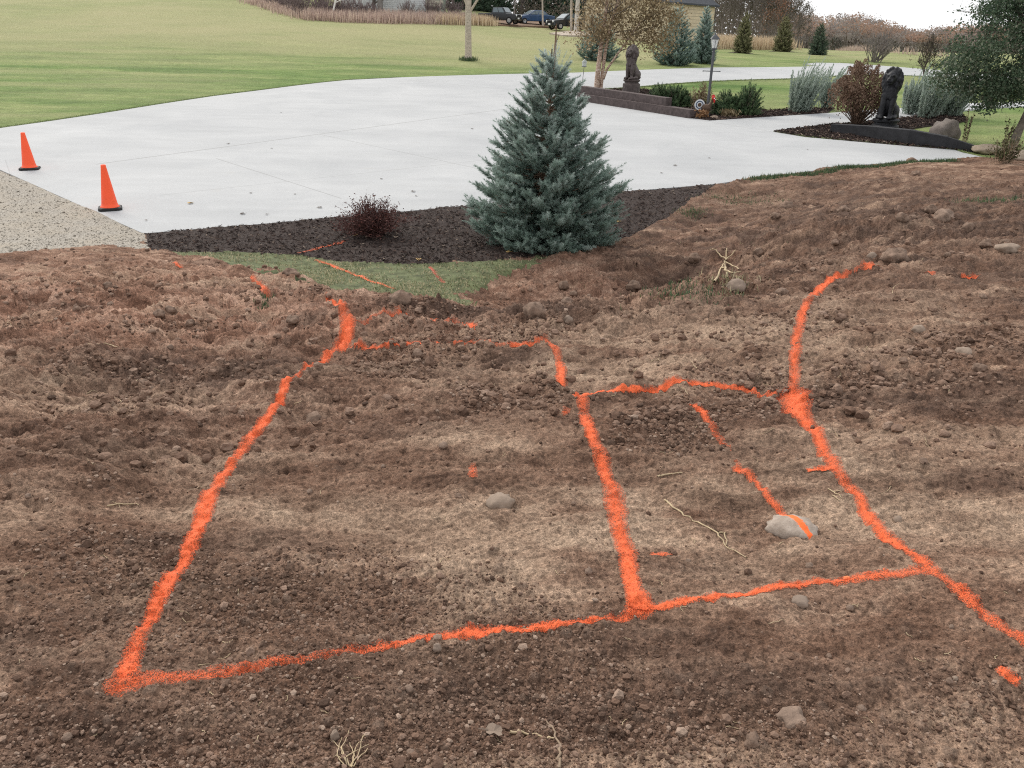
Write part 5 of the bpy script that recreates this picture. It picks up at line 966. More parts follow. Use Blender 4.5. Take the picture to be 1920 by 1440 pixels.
# ------------------------------------------------------------------ low walls
M_WALL = simple('wall_block', (0.085, 0.066, 0.064), 0.85, 0.35, 7, bmp=0.01); M_WALLD = simple('dark_wall_block', (0.026, 0.026, 0.029), 0.8, 0.3, 6, bmp=0.008)
def beam(name, a, b, z0, h, d, mat, parent, h1=None):
    """a long block from a to b (front foot points), h high, d deep behind its front face"""
    a = np.array(a[:2]); b = np.array(b[:2]); h1 = h if h1 is None else h1; L = np.linalg.norm(b - a); e = (b - a) / L; n = np.array([-e[1], e[0]]); c = 0.012
    za, zb = float(plane(*a)) + z0, float(plane(*b)) + z0; V = []
    for q, z, hh in ((a, za, h), (b, zb, h1)):
        for off, dz in ((0, -0.05), (0, hh - c), (c, hh), (d - c, hh), (d, hh - c), (d, -0.05)): V.append((*(q + n * off), z + dz))
    F = [(i, (i + 1) % 6, (i + 1) % 6 + 6, i + 6) for i in range(6)]; m = MB(); m.add(V, np.array(F)[:, ::-1]); m.F.append(np.arange(6)[None]); m.F.append(np.arange(6, 12)[None, ::-1]); return m.build(name, mat, parent)
A, B = P(1092, 190), P(1292, 222); t = thing('garden_wall', 'low brown garden wall of two stepped courses beside the driveway', 'wall')
A_, B_ = A + (B - A) * -0.06, B
beam('lower_course', A_, B_, 0, 0.29, 0.32, M_WALL, t); nrm = np.array([-(B - A)[1], (B - A)[0]]); nrm /= np.linalg.norm(nrm)
U2 = A + (B - A) * 0.78; sh = np.array([nrm[0], nrm[1], 0]) * 0.09; beam('upper_course', A_ + sh, U2 + sh, 0.293, 0.27, 0.30, M_WALL, t)
t = thing('garden_wall', 'low charcoal garden wall in front of the right lion statue', 'wall'); W = [P(1556, 248), P(1625, 259), P(1700, 272), P(1770, 279), P(1838, 284)]; hs_ = [0.26, 0.36, 0.43, 0.34, 0.10]
for k in range(4): beam('course', W[k], W[k + 1], 0.0, hs_[k], 0.3, M_WALLD, t, hs_[k + 1])

# ------------------------------------------------------------------ lion statues
M_BRONZE = simple('dark_bronze', (0.085, 0.066, 0.062), 0.55, 0.45, 7, spec=0.4, bmp=0.01); M_IRON = simple('black_iron_stone', (0.020, 0.021, 0.025), 0.6, 0.4, 7, spec=0.35, bmp=0.01)
def lion(label, p, H, rz, mat, seed, turn):
    """seated lion, front towards -y, on a stepped round plinth"""
    r_ = np.random.default_rng(seed); t = thing('lion_statue', label, 'statue', p, rz, 'lion statues on the walls', H / 2.0)
    m = MB()
    m.lathe([(0.001, -0.3), (0.42, -0.3), (0.42, 0.08), (0.40, 0.10), (0.34, 0.12), (0.34, 0.17), (0.40, 0.20), (0.41, 0.26), (0.37, 0.29), (0.001, 0.29)], n=28); m.build('plinth', mat, t, smooth=False)
    m = MB(); B = m.ball
    B((0, 0.13, 0.62), (0.235, 0.30, 0.30)); B((0, -0.06, 0.86), (0.215, 0.21, 0.36)); B((0, -0.10, 1.12), (0.23, 0.21, 0.28)); B((0, 0.02, 0.75), (0.20, 0.25, 0.34))
    for sx in (-1, 1):
        B((sx * 0.20, 0.16, 0.50), (0.13, 0.25, 0.21)); B((sx * 0.22, -0.02, 0.36), (0.09, 0.24, 0.075)); B((sx * 0.22, -0.22, 0.345), (0.085, 0.10, 0.055))
        m.tube([(sx * 0.125, -0.17, 1.0), (sx * 0.13, -0.24, 0.72), (sx * 0.125, -0.245, 0.46), (sx * 0.125, -0.26, 0.34)], [0.12, 0.092, 0.07, 0.075], 12); B((sx * 0.125, -0.33, 0.34), (0.085, 0.125, 0.055))
        for q in range(3): B((sx * 0.125 + (q - 1) * 0.045, -0.43, 0.33), (0.027, 0.04, 0.04), n=6)
    a = np.linspace(0, 1, 12); m.tube(np.stack([0.30 * np.sin(a * 2.6), 0.36 - 0.15 * a, 0.36 + 0.04 * np.sin(a * 5)], 1), 0.035, 8)
    c0, s0 = math.cos(turn), math.sin(turn); Rz = np.array([[c0, s0, 0], [-s0, c0, 0], [0, 0, 1]]); hc = np.array([0, -0.14, 1.46])
    def hb(c, r, n=10): B(np.array(c) @ Rz + hc, r, n=n, M=Rz)
    hb((0, 0.03, 0.0), (0.27, 0.24, 0.33)); hb((0, -0.16, 0.06), (0.155, 0.17, 0.19)); hb((0, -0.29, -0.01), (0.095, 0.13, 0.085)); hb((0, -0.27, -0.10), (0.075, 0.10, 0.05)); hb((0, -0.39, 0.03), (0.045, 0.04, 0.03), 6); hb((0, -0.27, 0.08), (0.045, 0.13, 0.05), 6)
    for sx in (-1, 1): hb((sx * 0.075, -0.27, 0.13), (0.05, 0.06, 0.028), 6); hb((sx * 0.17, -0.08, 0.25), (0.055, 0.04, 0.06), 6); hb((sx * 0.05, -0.36, -0.035), (0.045, 0.05, 0.045), 6)
    for q in range(150):
        d = r_.normal(size=3); d /= np.linalg.norm(d)
        if d[1] < -0.45 and abs(d[0]) < 0.55 and d[2] > -0.6: continue
        hb(np.array([0, 0.03, -0.04]) + d * np.array([0.28, 0.245, 0.36]), (0.05, 0.05, 0.085), 6)
    for q in range(60):
        x = r_.uniform(-0.2, 0.2); z = r_.uniform(0.92, 1.2); B((x, -0.30 + 1.4 * x * x, z), (0.04, 0.035, 0.075), n=6)
    o = m.build('body', mat, t, smooth=True); md = o.modifiers.new('remesh', 'REMESH'); md.mode = 'VOXEL'; md.voxel_size = 0.017; md.use_smooth_shade = True
pl = P(1184, 181); pl = pl + np.array([0, 0.3, 0]); kk = ppm(pl); zt = aty(1186, 82, pl[1])[2]; Hh = zt - (plane(pl[0], pl[1]) + 0.45)
lion('bronze brown seated lion statue on the left wall beside the birch', (pl[0], pl[1], float(plane(pl[0], pl[1])) + 0.42), Hh * 2.0 / 1.84, R(-38), M_BRONZE, 71, R(5))
pl = P(1662, 247); zt = aty(1674, 125, pl[1])[2]; z0 = float(plane(pl[0], pl[1])) + 0.10
lion('black seated lion statue behind the charcoal wall, in front of the junipers', (pl[0], pl[1] + 0.2, z0), (zt - z0) * 2.0 / 1.84, R(-32), M_IRON, 72, R(-4))

# ------------------------------------------------------------------ lamp post, bird feeder, bird ornament
M_POST = simple('post_paint', (0.075, 0.08, 0.088), 0.5, 0.15, 9, spec=0.4)
gl, t_g, b_g = new_mat('frosted_glass'); b_g.inputs['Base Color'].default_value = (0.75, 0.77, 0.76, 1); b_g.inputs['Roughness'].default_value = 0.35; b_g.inputs['Transmission Weight'].default_value = 0.3
p = P(1325, 217); top = aty(1342, 64, p[1]); H = top[2] - p[2]; lean = (top[0] - p[0]) - 0.0
t = thing('lamp_post', 'slightly leaning dark grey lamp post with a lantern at the tip of the left bed', 'lamp post', p); t.rotation_euler = (0, math.atan2(lean, H) * 0.55, 0)
m = MB(); m.lathe([(0.10, 0), (0.10, 0.06), (0.07, 0.12), (0.055, 0.16), (0.055, 0.5), (0.05, 0.52), (0.047, H - 0.62), (0.06, H - 0.60), (0.06, H - 0.57), (0.04, H - 0.55), (0.04, H - 0.5)], n=14); m.build('post', M_POST, t, smooth=False)
m = MB(); m.tube([(-0.30, 0, H * 0.555), (0.30, 0, H * 0.555)], 0.014, 8); m.ball((-0.30, 0, H * 0.555), 0.022); m.ball((0.30, 0, H * 0.555), 0.022); m.build('crossbar', M_POST, t)
m = MB(); c45 = math.pi / 4; rot = np.array([[math.cos(c45), math.sin(c45), 0], [-math.sin(c45), math.cos(c45), 0], [0, 0, 1]])
m.lathe([(0.001, H - 0.5), (0.10, H - 0.5), (0.11, H - 0.46), (0.09, H - 0.455), (0.001, H - 0.455)], n=4, M=rot); m.lathe([(0.20, H - 0.165), (0.205, H - 0.15), (0.10, H - 0.05), (0.04, H - 0.02), (0.03, H), (0.015, H + 0.05), (0.001, H + 0.06)], n=4, M=rot); m.lathe([(0.001, H - 0.17), (0.20, H - 0.165)], n=4, M=rot)
for q in range(4):
    a = c45 + q * math.pi / 2 + c45; x0, y0 = 0.095 * math.cos(a), 0.095 * math.sin(a); m.tube([(x0, y0, H - 0.46), (x0 * 1.75, y0 * 1.75, H - 0.165)], 0.008, 4)
m.build('lantern', M_POST, t)
m = MB(); m.lathe([(0.088, H - 0.455), (0.155, H - 0.168)], n=4, M=rot); m.build('glass', gl, t)
p = P(1090, 172); k = ppm(p); s = 1 / k; t = thing('bird_feeder', 'pale box shaped bird feeder on a thin pole behind the large spruce', 'bird feeder', p); m = MB(); m.tube([(0, 0, 0), (3 * s, 0, 46 * s)], 0.012, 6); m.build('pole', M_POST, t)
m = MB(); m.box((3 * s, 0, 48.5 * s), (7 * s, 7 * s, 8 * s), t=0.5, taper=1.15); m.prism([(-1.5 * s, 52.5 * s), (8.0 * s, 52.5 * s), (3.3 * s, 57 * s)], -5 * s, 5 * s); m.build('box', simple('pale_feeder', (0.50, 0.53, 0.50), 0.8, 0.15, 8), t)
m = MB(); m.box((3 * s, 0, 44.0 * s), (9 * s, 8 * s, 1 * s)); m.build('tray', M_POST, t)
# turkey ornament
p = P(1322, 219); k = ppm(p); s = 1 / k; t = thing('bird_ornament', 'garden turkey ornament with ringed tail fan and red head beside the lamp post', 'garden ornament', p); mb_, mw, mbl, mr = (simple('ornament_brown', (0.09, 0.055, 0.035), 0.6, 0.3, 12), simple('ornament_white', (0.62, 0.64, 0.66), 0.6, 0.1, 12), simple('ornament_blue', (0.05, 0.085, 0.15), 0.6, 0.2, 12), simple('ornament_red', (0.5, 0.03, 0.025), 0.5, 0.2, 12))
m = MB(); m.ball((0, 0, 15 * s), (9 * s, 8 * s, 8 * s)); m.tube([(5 * s, 0, 18 * s), (9 * s, -1 * s, 26 * s), (11 * s, -2 * s, 32 * s)], [4 * s, 2.6 * s, 2.2 * s], 8); [m.tube([(x * s, 0, 8 * s), (x * s, 0, 0)], 0.8 * s, 6) for x in (-3, 3)]; m.build('body', mb_, t, smooth=True)
tilt = np.array([[1, 0, 0], [0, 0, 1], [0, -1, 0]], float)
def disc(name, r0, r1_, yy, mt):
    m = MB(); a = np.linspace(0, 2 * math.pi, 33)[:-1]; ring = lambda r, y: np.stack([r * np.cos(a) * s - 12 * s, np.full(32, y * s), r * np.sin(a) * s + 21 * s], 1)
    V = np.concatenate([ring(r1_, yy), ring(r0, yy), ring(r1_, yy + 0.7), ring(r0, yy + 0.7)]); i = np.arange(32); j = (i + 1) % 32
    m.add(V, np.concatenate([np.stack([i, j, j + 32, i + 32], 1), np.stack([i + 64, i + 96, j + 96, j + 64], 1), np.stack([i, i + 64, j + 64, j], 1), np.stack([i + 32, j + 32, j + 96, i + 96], 1)])); m.build(name, mt, t)
disc('tail_fan', 7.2, 9.6, 2, mw); disc('tail_fan', 5.4, 7.2, 1.9, mbl); disc('tail_fan', 3.6, 5.4, 2.0, mw); disc('tail_fan', 0.1, 3.6, 1.9, mb_)
m = MB(); m.ball((11.5 * s, -2.5 * s, 34 * s), (3.6 * s, 3.4 * s, 3.8 * s)); m.ball((13 * s, -5 * s, 29 * s), (1.8 * s, 1.6 * s, 4.2 * s)); [m.ball((11 * s + q * 1.4 * s, -1.5 * s, 38 * s - abs(q) * 0.8 * s), (1.3 * s, 1.2 * s, 2.4 * s)) for q in (-1.5, 0, 1.5)]; m.build('head', mr, t, smooth=True)
m = MB(); m.tube([(12 * s, -5 * s, 33.5 * s), (13 * s, -8.5 * s, 32.5 * s)], [1.3 * s, 0.2 * s], 6); m.ball((14.5 * s, -4.5 * s, 31 * s), (1.6 * s, 1 * s, 1 * s)); m.build('beak', mw, t)
p = P(1316, 222); k = ppm(p); s = 1 / k; t = thing('autumn_bunch', 'small orange brown bunch of dried leaves at the foot of the lamp post', 'plant', p); m = MB(); r1 = np.random.default_rng(81); g = r1.normal(size=(160, 3)) * np.array([5, 4, 1]); g[:, 2] = r1.uniform(0, 15, 160); m.leaves(g * s, 0.10, r1); m.build('foliage', foliage('autumn_leaf', [(0.1, (0.14, 0.07, 0.03)), (0.6, (0.33, 0.18, 0.09)), (1, (0.48, 0.33, 0.2))], 0.2), t)

# ------------------------------------------------------------------ fallen leaves on the concrete
M_LEAFY = simple('yellow_leaf', (0.5, 0.34, 0.14), 0.8, 0.25, 30); M_LEAFD = simple('brown_leaf', (0.11, 0.085, 0.07), 0.85, 0.3, 30)
def fallen(label, u, v, size, mat, seed, group=None, f=P, dz=0.0):
    r_ = np.random.default_rng(seed); p = f(u, v); m = MB(); a = np.linspace(0, 2 * math.pi, 15)[:-1]; rad = size * (0.55 + 0.35 * np.abs(np.cos(a * 2.5)) + 0.1 * r_.normal(size=14)); V = np.stack([rad * np.cos(a), rad * np.sin(a) * 0.75, 0.012 + 0.35 * size * np.abs(np.sin(a)) * r_.uniform(0.4, 1, 14)], 1)
    V = np.concatenate([V, [[0, 0, 0.012]]]); m.add(V, [(i, (i + 1) % 14, 14) for i in range(14)]); m.tube([(size * 0.5, 0, 0.014), (size * 1.3, size * 0.2, 0.02)], 0.002, 4); o = m.build('fallen_leaf', mat); o.location = (p[0], p[1], p[2] + dz); o.rotation_euler = (0, 0, r_.uniform(0, 6.28)); return tag(o, label, 'leaf', group)
fallen('curled yellow leaf on the concrete right of the nearer cone', 357, 382, 0.075, M_LEAFY, 1)
for k, (u, v) in enumerate(((455, 402), (500, 403), (274, 414), (428, 270), (510, 279), (527, 212), (600, 390), (470, 363), (553, 365), (1265, 311), (1330, 297), (1240, 325), (775, 360), (780, 368), (715, 336), (885, 242), (1514, 281))): fallen('small dark fallen leaf lying on the pale concrete driveway', u, v, 0.035 if k % 3 else 0.06, M_LEAFD, 2 + k, 'dark leaves on the driveway')
for k, (u, v) in enumerate(((742, 446), (668, 442), (690, 446), (1160, 417), (1048, 474), (955, 474), (720, 440), (786, 488))): fallen('pale dry leaf lying on the dark mulch', u, v, 0.07, M_LEAFY if k % 2 else M_PALE, 40 + k, 'pale leaves on the mulch', GS)
fallen('greyish white torn leaf on the soil at the bottom of the view', 925, 1378, 0.028, M_PALE, 60, None, GS)

# ------------------------------------------------------------------ far edge of the lawn: brush, cars, houses, woods
M_TALL = foliage('tall_dry_grass', [(0.05, (0.27, 0.195, 0.17)), (0.4, (0.42, 0.315, 0.275)), (0.75, (0.54, 0.43, 0.36)), (1.0, (0.66, 0.55, 0.43))], 0.45); M_TAN = foliage('tan_grass', [(0.05, (0.38, 0.29, 0.19)), (0.5, (0.56, 0.45, 0.31)), (1.0, (0.68, 0.57, 0.42))], 0.45)
def band(name, uv, n, depth, L, label, mat, wd=0.03):
    q = wpoly(uv); e = along(q, n, 0.4); e[:, 1] += rng.uniform(0, depth, n); blades(name, e, plane(e[:, 0], e[:, 1]), L, label, mat, wd, 0.35, 'tall grass')
band('tall_grass', [(455, 4), (500, 17), (545, 31), (590, 40)], 3500, 6, 0.6, 'greyish brown dry grass climbing the bank at the top left', M_TALL); band('tall_grass', [(560, 36), (650, 43), (720, 45), (800, 46), (880, 46)], 9000, 7, 0.85, 'pinkish brown tall dry grass along the back of the left lawn', M_TALL); band('tall_grass', [(820, 46), (920, 48)], 3000, 4, 0.8, 'tan tall grass beside the parked pickup', M_TAN)
band('tall_grass', [(1325, 92), (1400, 93), (1490, 94)], 7000, 5, 1.05, 'tan tall grass behind the young conifers', M_TAN, 0.03); band('tall_grass', [(1545, 92), (1640, 97), (1740, 106), (1860, 116)], 9000, 6, 0.65, 'pinkish tall grass at the end of the right lawn', M_TALL, 0.03)
M_GREYTWIG = simple('grey_twig', (0.20, 0.175, 0.16), 0.9, 0.3, 3); M_DKTWIG = simple('dark_twig', (0.085, 0.07, 0.062), 0.95, 0.4, 3); M_REDDISH = foliage('russet_leaf', [(0.1, (0.12, 0.06, 0.04)), (0.5, (0.25, 0.13, 0.085)), (1, (0.38, 0.24, 0.16))], 0.25); M_OAK = foliage('woods_leaf', [(0.1, (0.045, 0.042, 0.03)), (0.5, (0.10, 0.085, 0.06)), (1, (0.2, 0.165, 0.12))], 0.25)
def bare_tree(label, u, v, H, seed, mat, rad=0.16, group=None, leafm=None, y=None, lv=4, low=0.18, name='bare_tree', lsize=0.22, ln=2500):
    p = P(u, v) if y is None else np.array([aty(u, v, y)[0], y, float(plane(aty(u, v, y)[0], y))]); r_ = np.random.default_rng(seed); t = thing(name, label, 'tree', p, 0, group); m = MB(); pts = np.array([(0, 0, -0.2), (0.05, 0, H * 0.3), (-0.05, 0.05, H * 0.65), (0, 0, H)]); pts[1:, :2] += r_.normal(0, 0.15, (3, 2)); m.tube(pts, [rad, rad * 0.8, rad * 0.5, 0.02], 8); m.build('trunk', mat, t, smooth=True)
    m = MB(); tips = []
    for q in range(13):
        f = low + (1 - low) * q / 13; z = H * f; a = q * 2.4 + r_.uniform(-0.5, 0.5); i = min(int(np.searchsorted(pts[:, 2], z)) - 1, 2); c = pts[i] + (pts[i + 1] - pts[i]) * (z - pts[i, 2]) / (pts[i + 1, 2] - pts[i, 2]); grow(m, c, (math.cos(a) * 0.8, math.sin(a) * 0.8, 0.75), H * 0.27 * (1.1 - 0.6 * f), rad * 0.4 * (1.1 - f), lv - 1, r_, tips, (3, 5), 0.55, 0.2, rmin=0.012)
    m.build('branches', mat, t)
    if leafm is not None:
        T = np.array([q[0] for q in tips]); lf = MB(); k_ = max(1, ln // len(T)); lf.leaves(np.repeat(T, k_, 0) + r_.normal(0, 0.3, (len(T) * k_, 3)), lsize, r_); lf.build('crown', leafm, t)
    return t
def at_far(u, y):
    x = aty(u, 60, y)[0]; return (x, y, float(plane(x, y)))
# woods along the top: a few trees modelled, then copied between the others
protos = [bare_tree('grey leafless tree in the wood behind the cars', 975, 30, 11, 201, M_DKTWIG, 0.13, 'leafless trees of the far wood', y=122), bare_tree('grey leafless tree in the wood behind the cars', 1030, 30, 12, 202, M_DKTWIG, 0.15, 'leafless trees of the far wood', y=126), bare_tree('grey leafless tree in the wood behind the cars', 900, 30, 12, 203, M_DKTWIG, 0.14, 'leafless trees of the far wood', M_OAK, y=124)]
r1 = np.random.default_rng(88)
for k in range(26):
    u = 520 + k * 22 + r1.uniform(-9, 9); y = r1.uniform(118, 145); dup(protos[k % 3], at_far(u, y), r1.uniform(0, 6.28), 'grey leafless tree in the wood behind the cars', r1.uniform(0.8, 1.2))
for lb, u, v, rd_, mt in (('thin pale trunk in front of the parked pickup', 963, 47, 0.07, M_GREYTWIG), ('pale forked trunk in front of the blue car', 1018, 49, 0.10, M_BARK_PALE), ('white barked trunk by the third car, right one of two', 1080, 60, 0.26, simple('white_bark', (0.50, 0.46, 0.41), 0.9, 0.35, 2.5)), ('slimmer pale trunk by the third car, left one of two', 1071, 58, 0.14, M_BARK_PALE)): bare_tree(lb, u, v, 10, 210 + u, mt, rd_, None, None, None, 3, 0.55)
dt = bare_tree('grey multi stemmed tree in front of the white house', 713, 26, 9, 231, simple('grey_bark', (0.16, 0.145, 0.13), 0.9, 0.3, 3), 0.3, None, None, None, 4, 0.12)
bare_tree('grey slim tree left of the shed', 700, 24, 8, 232, M_DKTWIG, 0.2, None, None, None, 4, 0.1); bare_tree('pale slim tree in front of the grey green shed', 823, 32, 8, 233, M_BARK_PALE, 0.1, None, None, None, 3, 0.3)
t = twig if False else None
pw = P(622, 34); topw = aty(632, -12, pw[1]); t = thing('white_pole', 'thin leaning white pole at the edge of the brush', 'pole', pw); m = MB(); d = topw - pw; m.tube([(0, 0, 0), tuple(d * 0.55), tuple(d)], [0.09, 0.085, 0.08], 8); m.tube([tuple(d * 0.62), tuple(d * 0.66 + np.array([0.7, 0, 0.25]))], 0.05, 6); m.build('shaft', simple('white_pipe', (0.72, 0.70, 0.66), 0.6, 0.1, 3), t)
def conifer_proto(label, u, y, H, Rm, mat, seed, group):
    r_ = np.random.default_rng(seed); t = thing('dark_conifer', label, 'conifer', at_far(u, y), 0, group); a, b = conifer(H, lambda q: Rm * ((1 - q) ** 0.7 + 0.05), r_, 110, 0.15, 0.7, 0.2, 22, 40, 0, 7, 0.04, 0.15); a.build('trunk', M_BARK, t); b.build('crown', mat, t); return t
cp_ = conifer_proto('tall dark evergreen in the wood behind the parked cars', 868, 112, 9, 2.2, M_NEEDLE2, 301, 'dark evergreens of the far wood')
for u, y, sc in ((895, 116, 1.0), (930, 120, 1.1), (1042, 121, 1.0), (1065, 118, 0.9), (1000, 130, 1.2), (640, 124, 0.9), (760, 132, 1.1), (550, 118, 0.9), (1110, 122, 1.1), (1150, 125, 1.2), (1190, 128, 1.2), (1088, 112, 0.8)): dup(cp_, at_far(u, y), u * 0.37, 'tall dark evergreen in the wood behind the parked cars', sc)
# scrub between lawn and houses
def scrub(label, u, v, w_, h_, mat, seed, group=None):
    r_ = np.random.default_rng(seed); t, s = shrub_thing('scrub_bush', label, 'bush', u, v, group); m = MB(); tips = []
    for q in range(34): a = r_.uniform(0, 6.28); e = r_.uniform(0.5, 1.5); grow(m, r_.normal(0, 0.12, 3) * np.array([w_ * s, w_ * s, 0]), (math.cos(a) * math.cos(e), math.sin(a) * math.cos(e), math.sin(e)), h_ * s * 0.75, 0.035, 2, r_, tips, (3, 5), 0.5, 0.2, 0.5, rmin=0.012)
    m.build('stems', mat, t); return t
sb = scrub('greyish purple leafless scrub bush along the back of the left lawn', 560, 30, 40, 32, simple('purple_twig', (0.20, 0.155, 0.15), 0.9, 0.3, 3), 310, 'scrub bushes at the back of the lawn')
for k, (u, v) in enumerate(((490, 12), (510, 18), (530, 24), (545, 22), (580, 34), (600, 36), (620, 37), (640, 39), (470, 6), (515, 8), (660, 38), (590, 24), (690, 38), (760, 36), (800, 36), (840, 38))): dup(sb, P(u, v) + np.array([0, 3, 0]), k * 1.3, 'greyish purple leafless scrub bush along the back of the left lawn', 0.8 + 0.1 * (k % 4))
scrub('bare multi stemmed bush on the far right lawn beyond the road', 1640, 118, 40, 46, M_GREYTWIG, 330)
# cars
M_BLACKCAR = simple('black_car_paint', (0.012, 0.016, 0.02), 0.25, 0.2, 2, spec=0.6); M_BLUECAR = simple('blue_car_paint', (0.03, 0.075, 0.17), 0.25, 0.15, 2, spec=0.6); M_GLASS = simple('car_glass', (0.10, 0.14, 0.16), 0.1, 0.2, 2, spec=0.8); M_TYRE = simple('tyre', (0.015, 0.015, 0.016), 0.85, 0.2, 5); M_RIM = simple('rim', (0.35, 0.36, 0.37), 0.35, 0.2, 5, metal=0.6); M_LIGHT = simple('lamp_glass', (0.75, 0.77, 0.78), 0.2, 0.05, 5); M_PLATE = simple('plate', (0.75, 0.76, 0.78), 0.5, 0.05, 5)
def car(name, label, loc, rz, prof, cabin, W, wheels, rw, mat, lights, plate):
    t = thing(name, label, 'car' if 'car' in name else 'pickup', loc, rz); m = MB(); m.prism(prof, -W / 2, W / 2); o = m.build('body', mat, t); bv = o.modifiers.new('bevel', 'BEVEL'); bv.width = 0.06; bv.segments = 2
    c = np.array(cabin); n = len(c); wi = W / 2 - 0.06; wt = W / 2 - 0.22; zz = (c[:, 1] - c[:, 1].min()) / (np.ptp(c[:, 1])); hw = wi + (wt - wi) * zz; m = MB(); V = np.concatenate([np.stack([c[:, 0], -hw, c[:, 1]], 1), np.stack([c[:, 0], hw, c[:, 1]], 1)]); i = np.arange(n); m.add(V, np.stack([i, (i + 1) % n, (i + 1) % n + n, i + n], 1)); m.F.append(np.arange(n)[None, ::-1]); m.F.append(np.arange(n, 2 * n)[None]); o = m.build('cabin', mat, t); bv = o.modifiers.new('bevel', 'BEVEL'); bv.width = 0.04; bv.segments = 2
    cen = c.mean(0)
    def win(name, q4):
        m = MB(); m.add(q4, [(0, 1, 2, 3)]); o = m.build(name, M_GLASS, t); so_ = o.modifiers.new('thick', 'SOLIDIFY'); so_.thickness = 0.02; so_.offset = 0
    f0, f1 = c[-1], c[-2]; sl_ = lambda a, b, q: a + (b - a) * q; k0 = sl_(f0, f1, .15); k1 = sl_(f0, f1, .9); h0 = sl_(wi, wt, .15) - .08; h1 = sl_(wi, wt, .9) - .08; off = np.array([0.025, 0.015]); k0 = k0 + off; k1 = k1 + off
    win('windscreen', [(k0[0], -h0, k0[1]), (k0[0], h0, k0[1]), (k1[0], h1, k1[1]), (k1[0], -h1, k1[1])])
    for sy in (-1, 1):
        lo = [sl_(c[0], c[-1], q) for q in (.10, .90)]; hi = [sl_(c[1], c[-2], q) for q in (.06, .94)]; y0 = sy * (sl_(wi, wt, .15) + .02); y1 = sy * (sl_(wi, wt, .88) + .02); z0 = c[:, 1].min() + .15 * np.ptp(c[:, 1]); z1 = c[:, 1].min() + .88 * np.ptp(c[:, 1])
        for a, b in ((0.02, 0.47), (0.53, 0.98)): win('window', [(sl_(lo[0], lo[1], a)[0], y0, z0), (sl_(lo[0], lo[1], b)[0], y0, z0), (sl_(hi[0], hi[1], b)[0], y1, z1), (sl_(hi[0], hi[1], a)[0], y1, z1)])
        for x in wheels:
            my = np.array([[1, 0, 0], [0, 0, 1], [0, 1, 0]], float); m = MB(); m.lathe([(rw * 0.6, -0.11), (rw * 0.94, -0.11), (rw, -0.07), (rw, 0.07), (rw * 0.94, 0.11), (rw * 0.6, 0.11)], c=(x, sy * (W / 2 - 0.08), rw), n=20, M=my); w_ = m.build('wheel', M_TYRE, t); m = MB(); m.lathe([(0.001, 0.07), (rw * 0.25, 0.09), (rw * 0.62, 0.1), (rw * 0.62, -0.1), (0.001, -0.1)], c=(x, sy * (W / 2 - 0.08), rw), n=16, M=my); m.build('rim', M_RIM, w_)
        x, z, r = lights; m = MB(); m.ball((x, sy * (W / 2 - 0.28), z), (0.06, r, r)); m.build('headlight', M_LIGHT, t)
    m = MB(); m.box(plate, (0.03, 0.42, 0.16)); m.build('number_plate', M_PLATE, t)
    m = MB(); m.box((lights[0] - 0.0, 0, plate[2] - 0.02), (0.10, W * 0.92, 0.16)); m.build('bumper', M_RIM if mat is M_BLUECAR and False else M_TYRE, t)
    m = MB(); m.box((lights[0] + 0.005, 0, lights[1] - 0.02), (0.06, W * 0.5, 0.22)); m.build('grille', M_TYRE, t)
pk = P(938, 45); car('pickup_truck', 'black pickup truck parked at the edge of the wood', pk, R(-25), [(-2.5, 0.45), (-2.5, 1.15), (-0.75, 1.18), (1.0, 1.16), (2.35, 1.08), (2.45, 0.95), (2.45, 0.45), (1.95, 0.40), (-2.0, 0.40)], [(-0.75, 1.15), (-0.65, 1.80), (0.65, 1.82), (1.15, 1.15)], 1.9, (-1.55, 1.6), 0.40, M_BLACKCAR, (2.43, 0.93, 0.12), (2.49, -0.2, 0.62)); [setattr(o, 'scale', (0.85,) * 3) for o in COL.objects if o.name == 'pickup_truck']
pc = P(1000, 46); car('blue_car', 'blue car parked behind a thin trunk right of the pickup', pc, R(-158), [(-2.1, 0.35), (-2.15, 0.85), (-1.5, 0.95), (1.0, 0.92), (2.05, 0.72), (2.15, 0.35), (-1.9, 0.30)], [(-1.5, 0.9), (-0.85, 1.38), (0.15, 1.40), (1.05, 0.9)], 1.7, (-1.3, 1.35), 0.31, M_BLUECAR, (2.08, 0.62, 0.11), (2.17, 0, 0.48))
pc = P(1063, 56); car('dark_car', 'dark car half hidden behind the pale trunks right of the blue car', pc, R(-150), [(-2.1, 0.35), (-2.15, 0.9), (-1.5, 1.0), (1.0, 0.98), (2.05, 0.85), (2.15, 0.35), (-1.9, 0.30)], [(-1.6, 0.95), (-1.0, 1.5), (0.2, 1.52), (1.0, 0.95)], 1.75, (-1.3, 1.35), 0.33, M_BLACKCAR, (2.1, 0.75, 0.12), (2.17, 0, 0.5))
M_LITTER = simple('leaf_litter', (0.19, 0.125, 0.085), 0.95, 0.4, 2); sheet('dirt_lane', wpoly([(905, 47), (950, 48), (1015, 50), (1045, 52), (1040, 42), (1000, 36), (900, 38)]), 0.06, M_LITTER, 0.2, 1.5); sheet('sand_path', wpoly([(1030, 63), (1055, 67), (1095, 68), (1130, 68), (1125, 60), (1070, 59)]), 0.06, simple('sand', (0.42, 0.36, 0.30), 0.95, 0.2, 2), 0.2, 1.5)
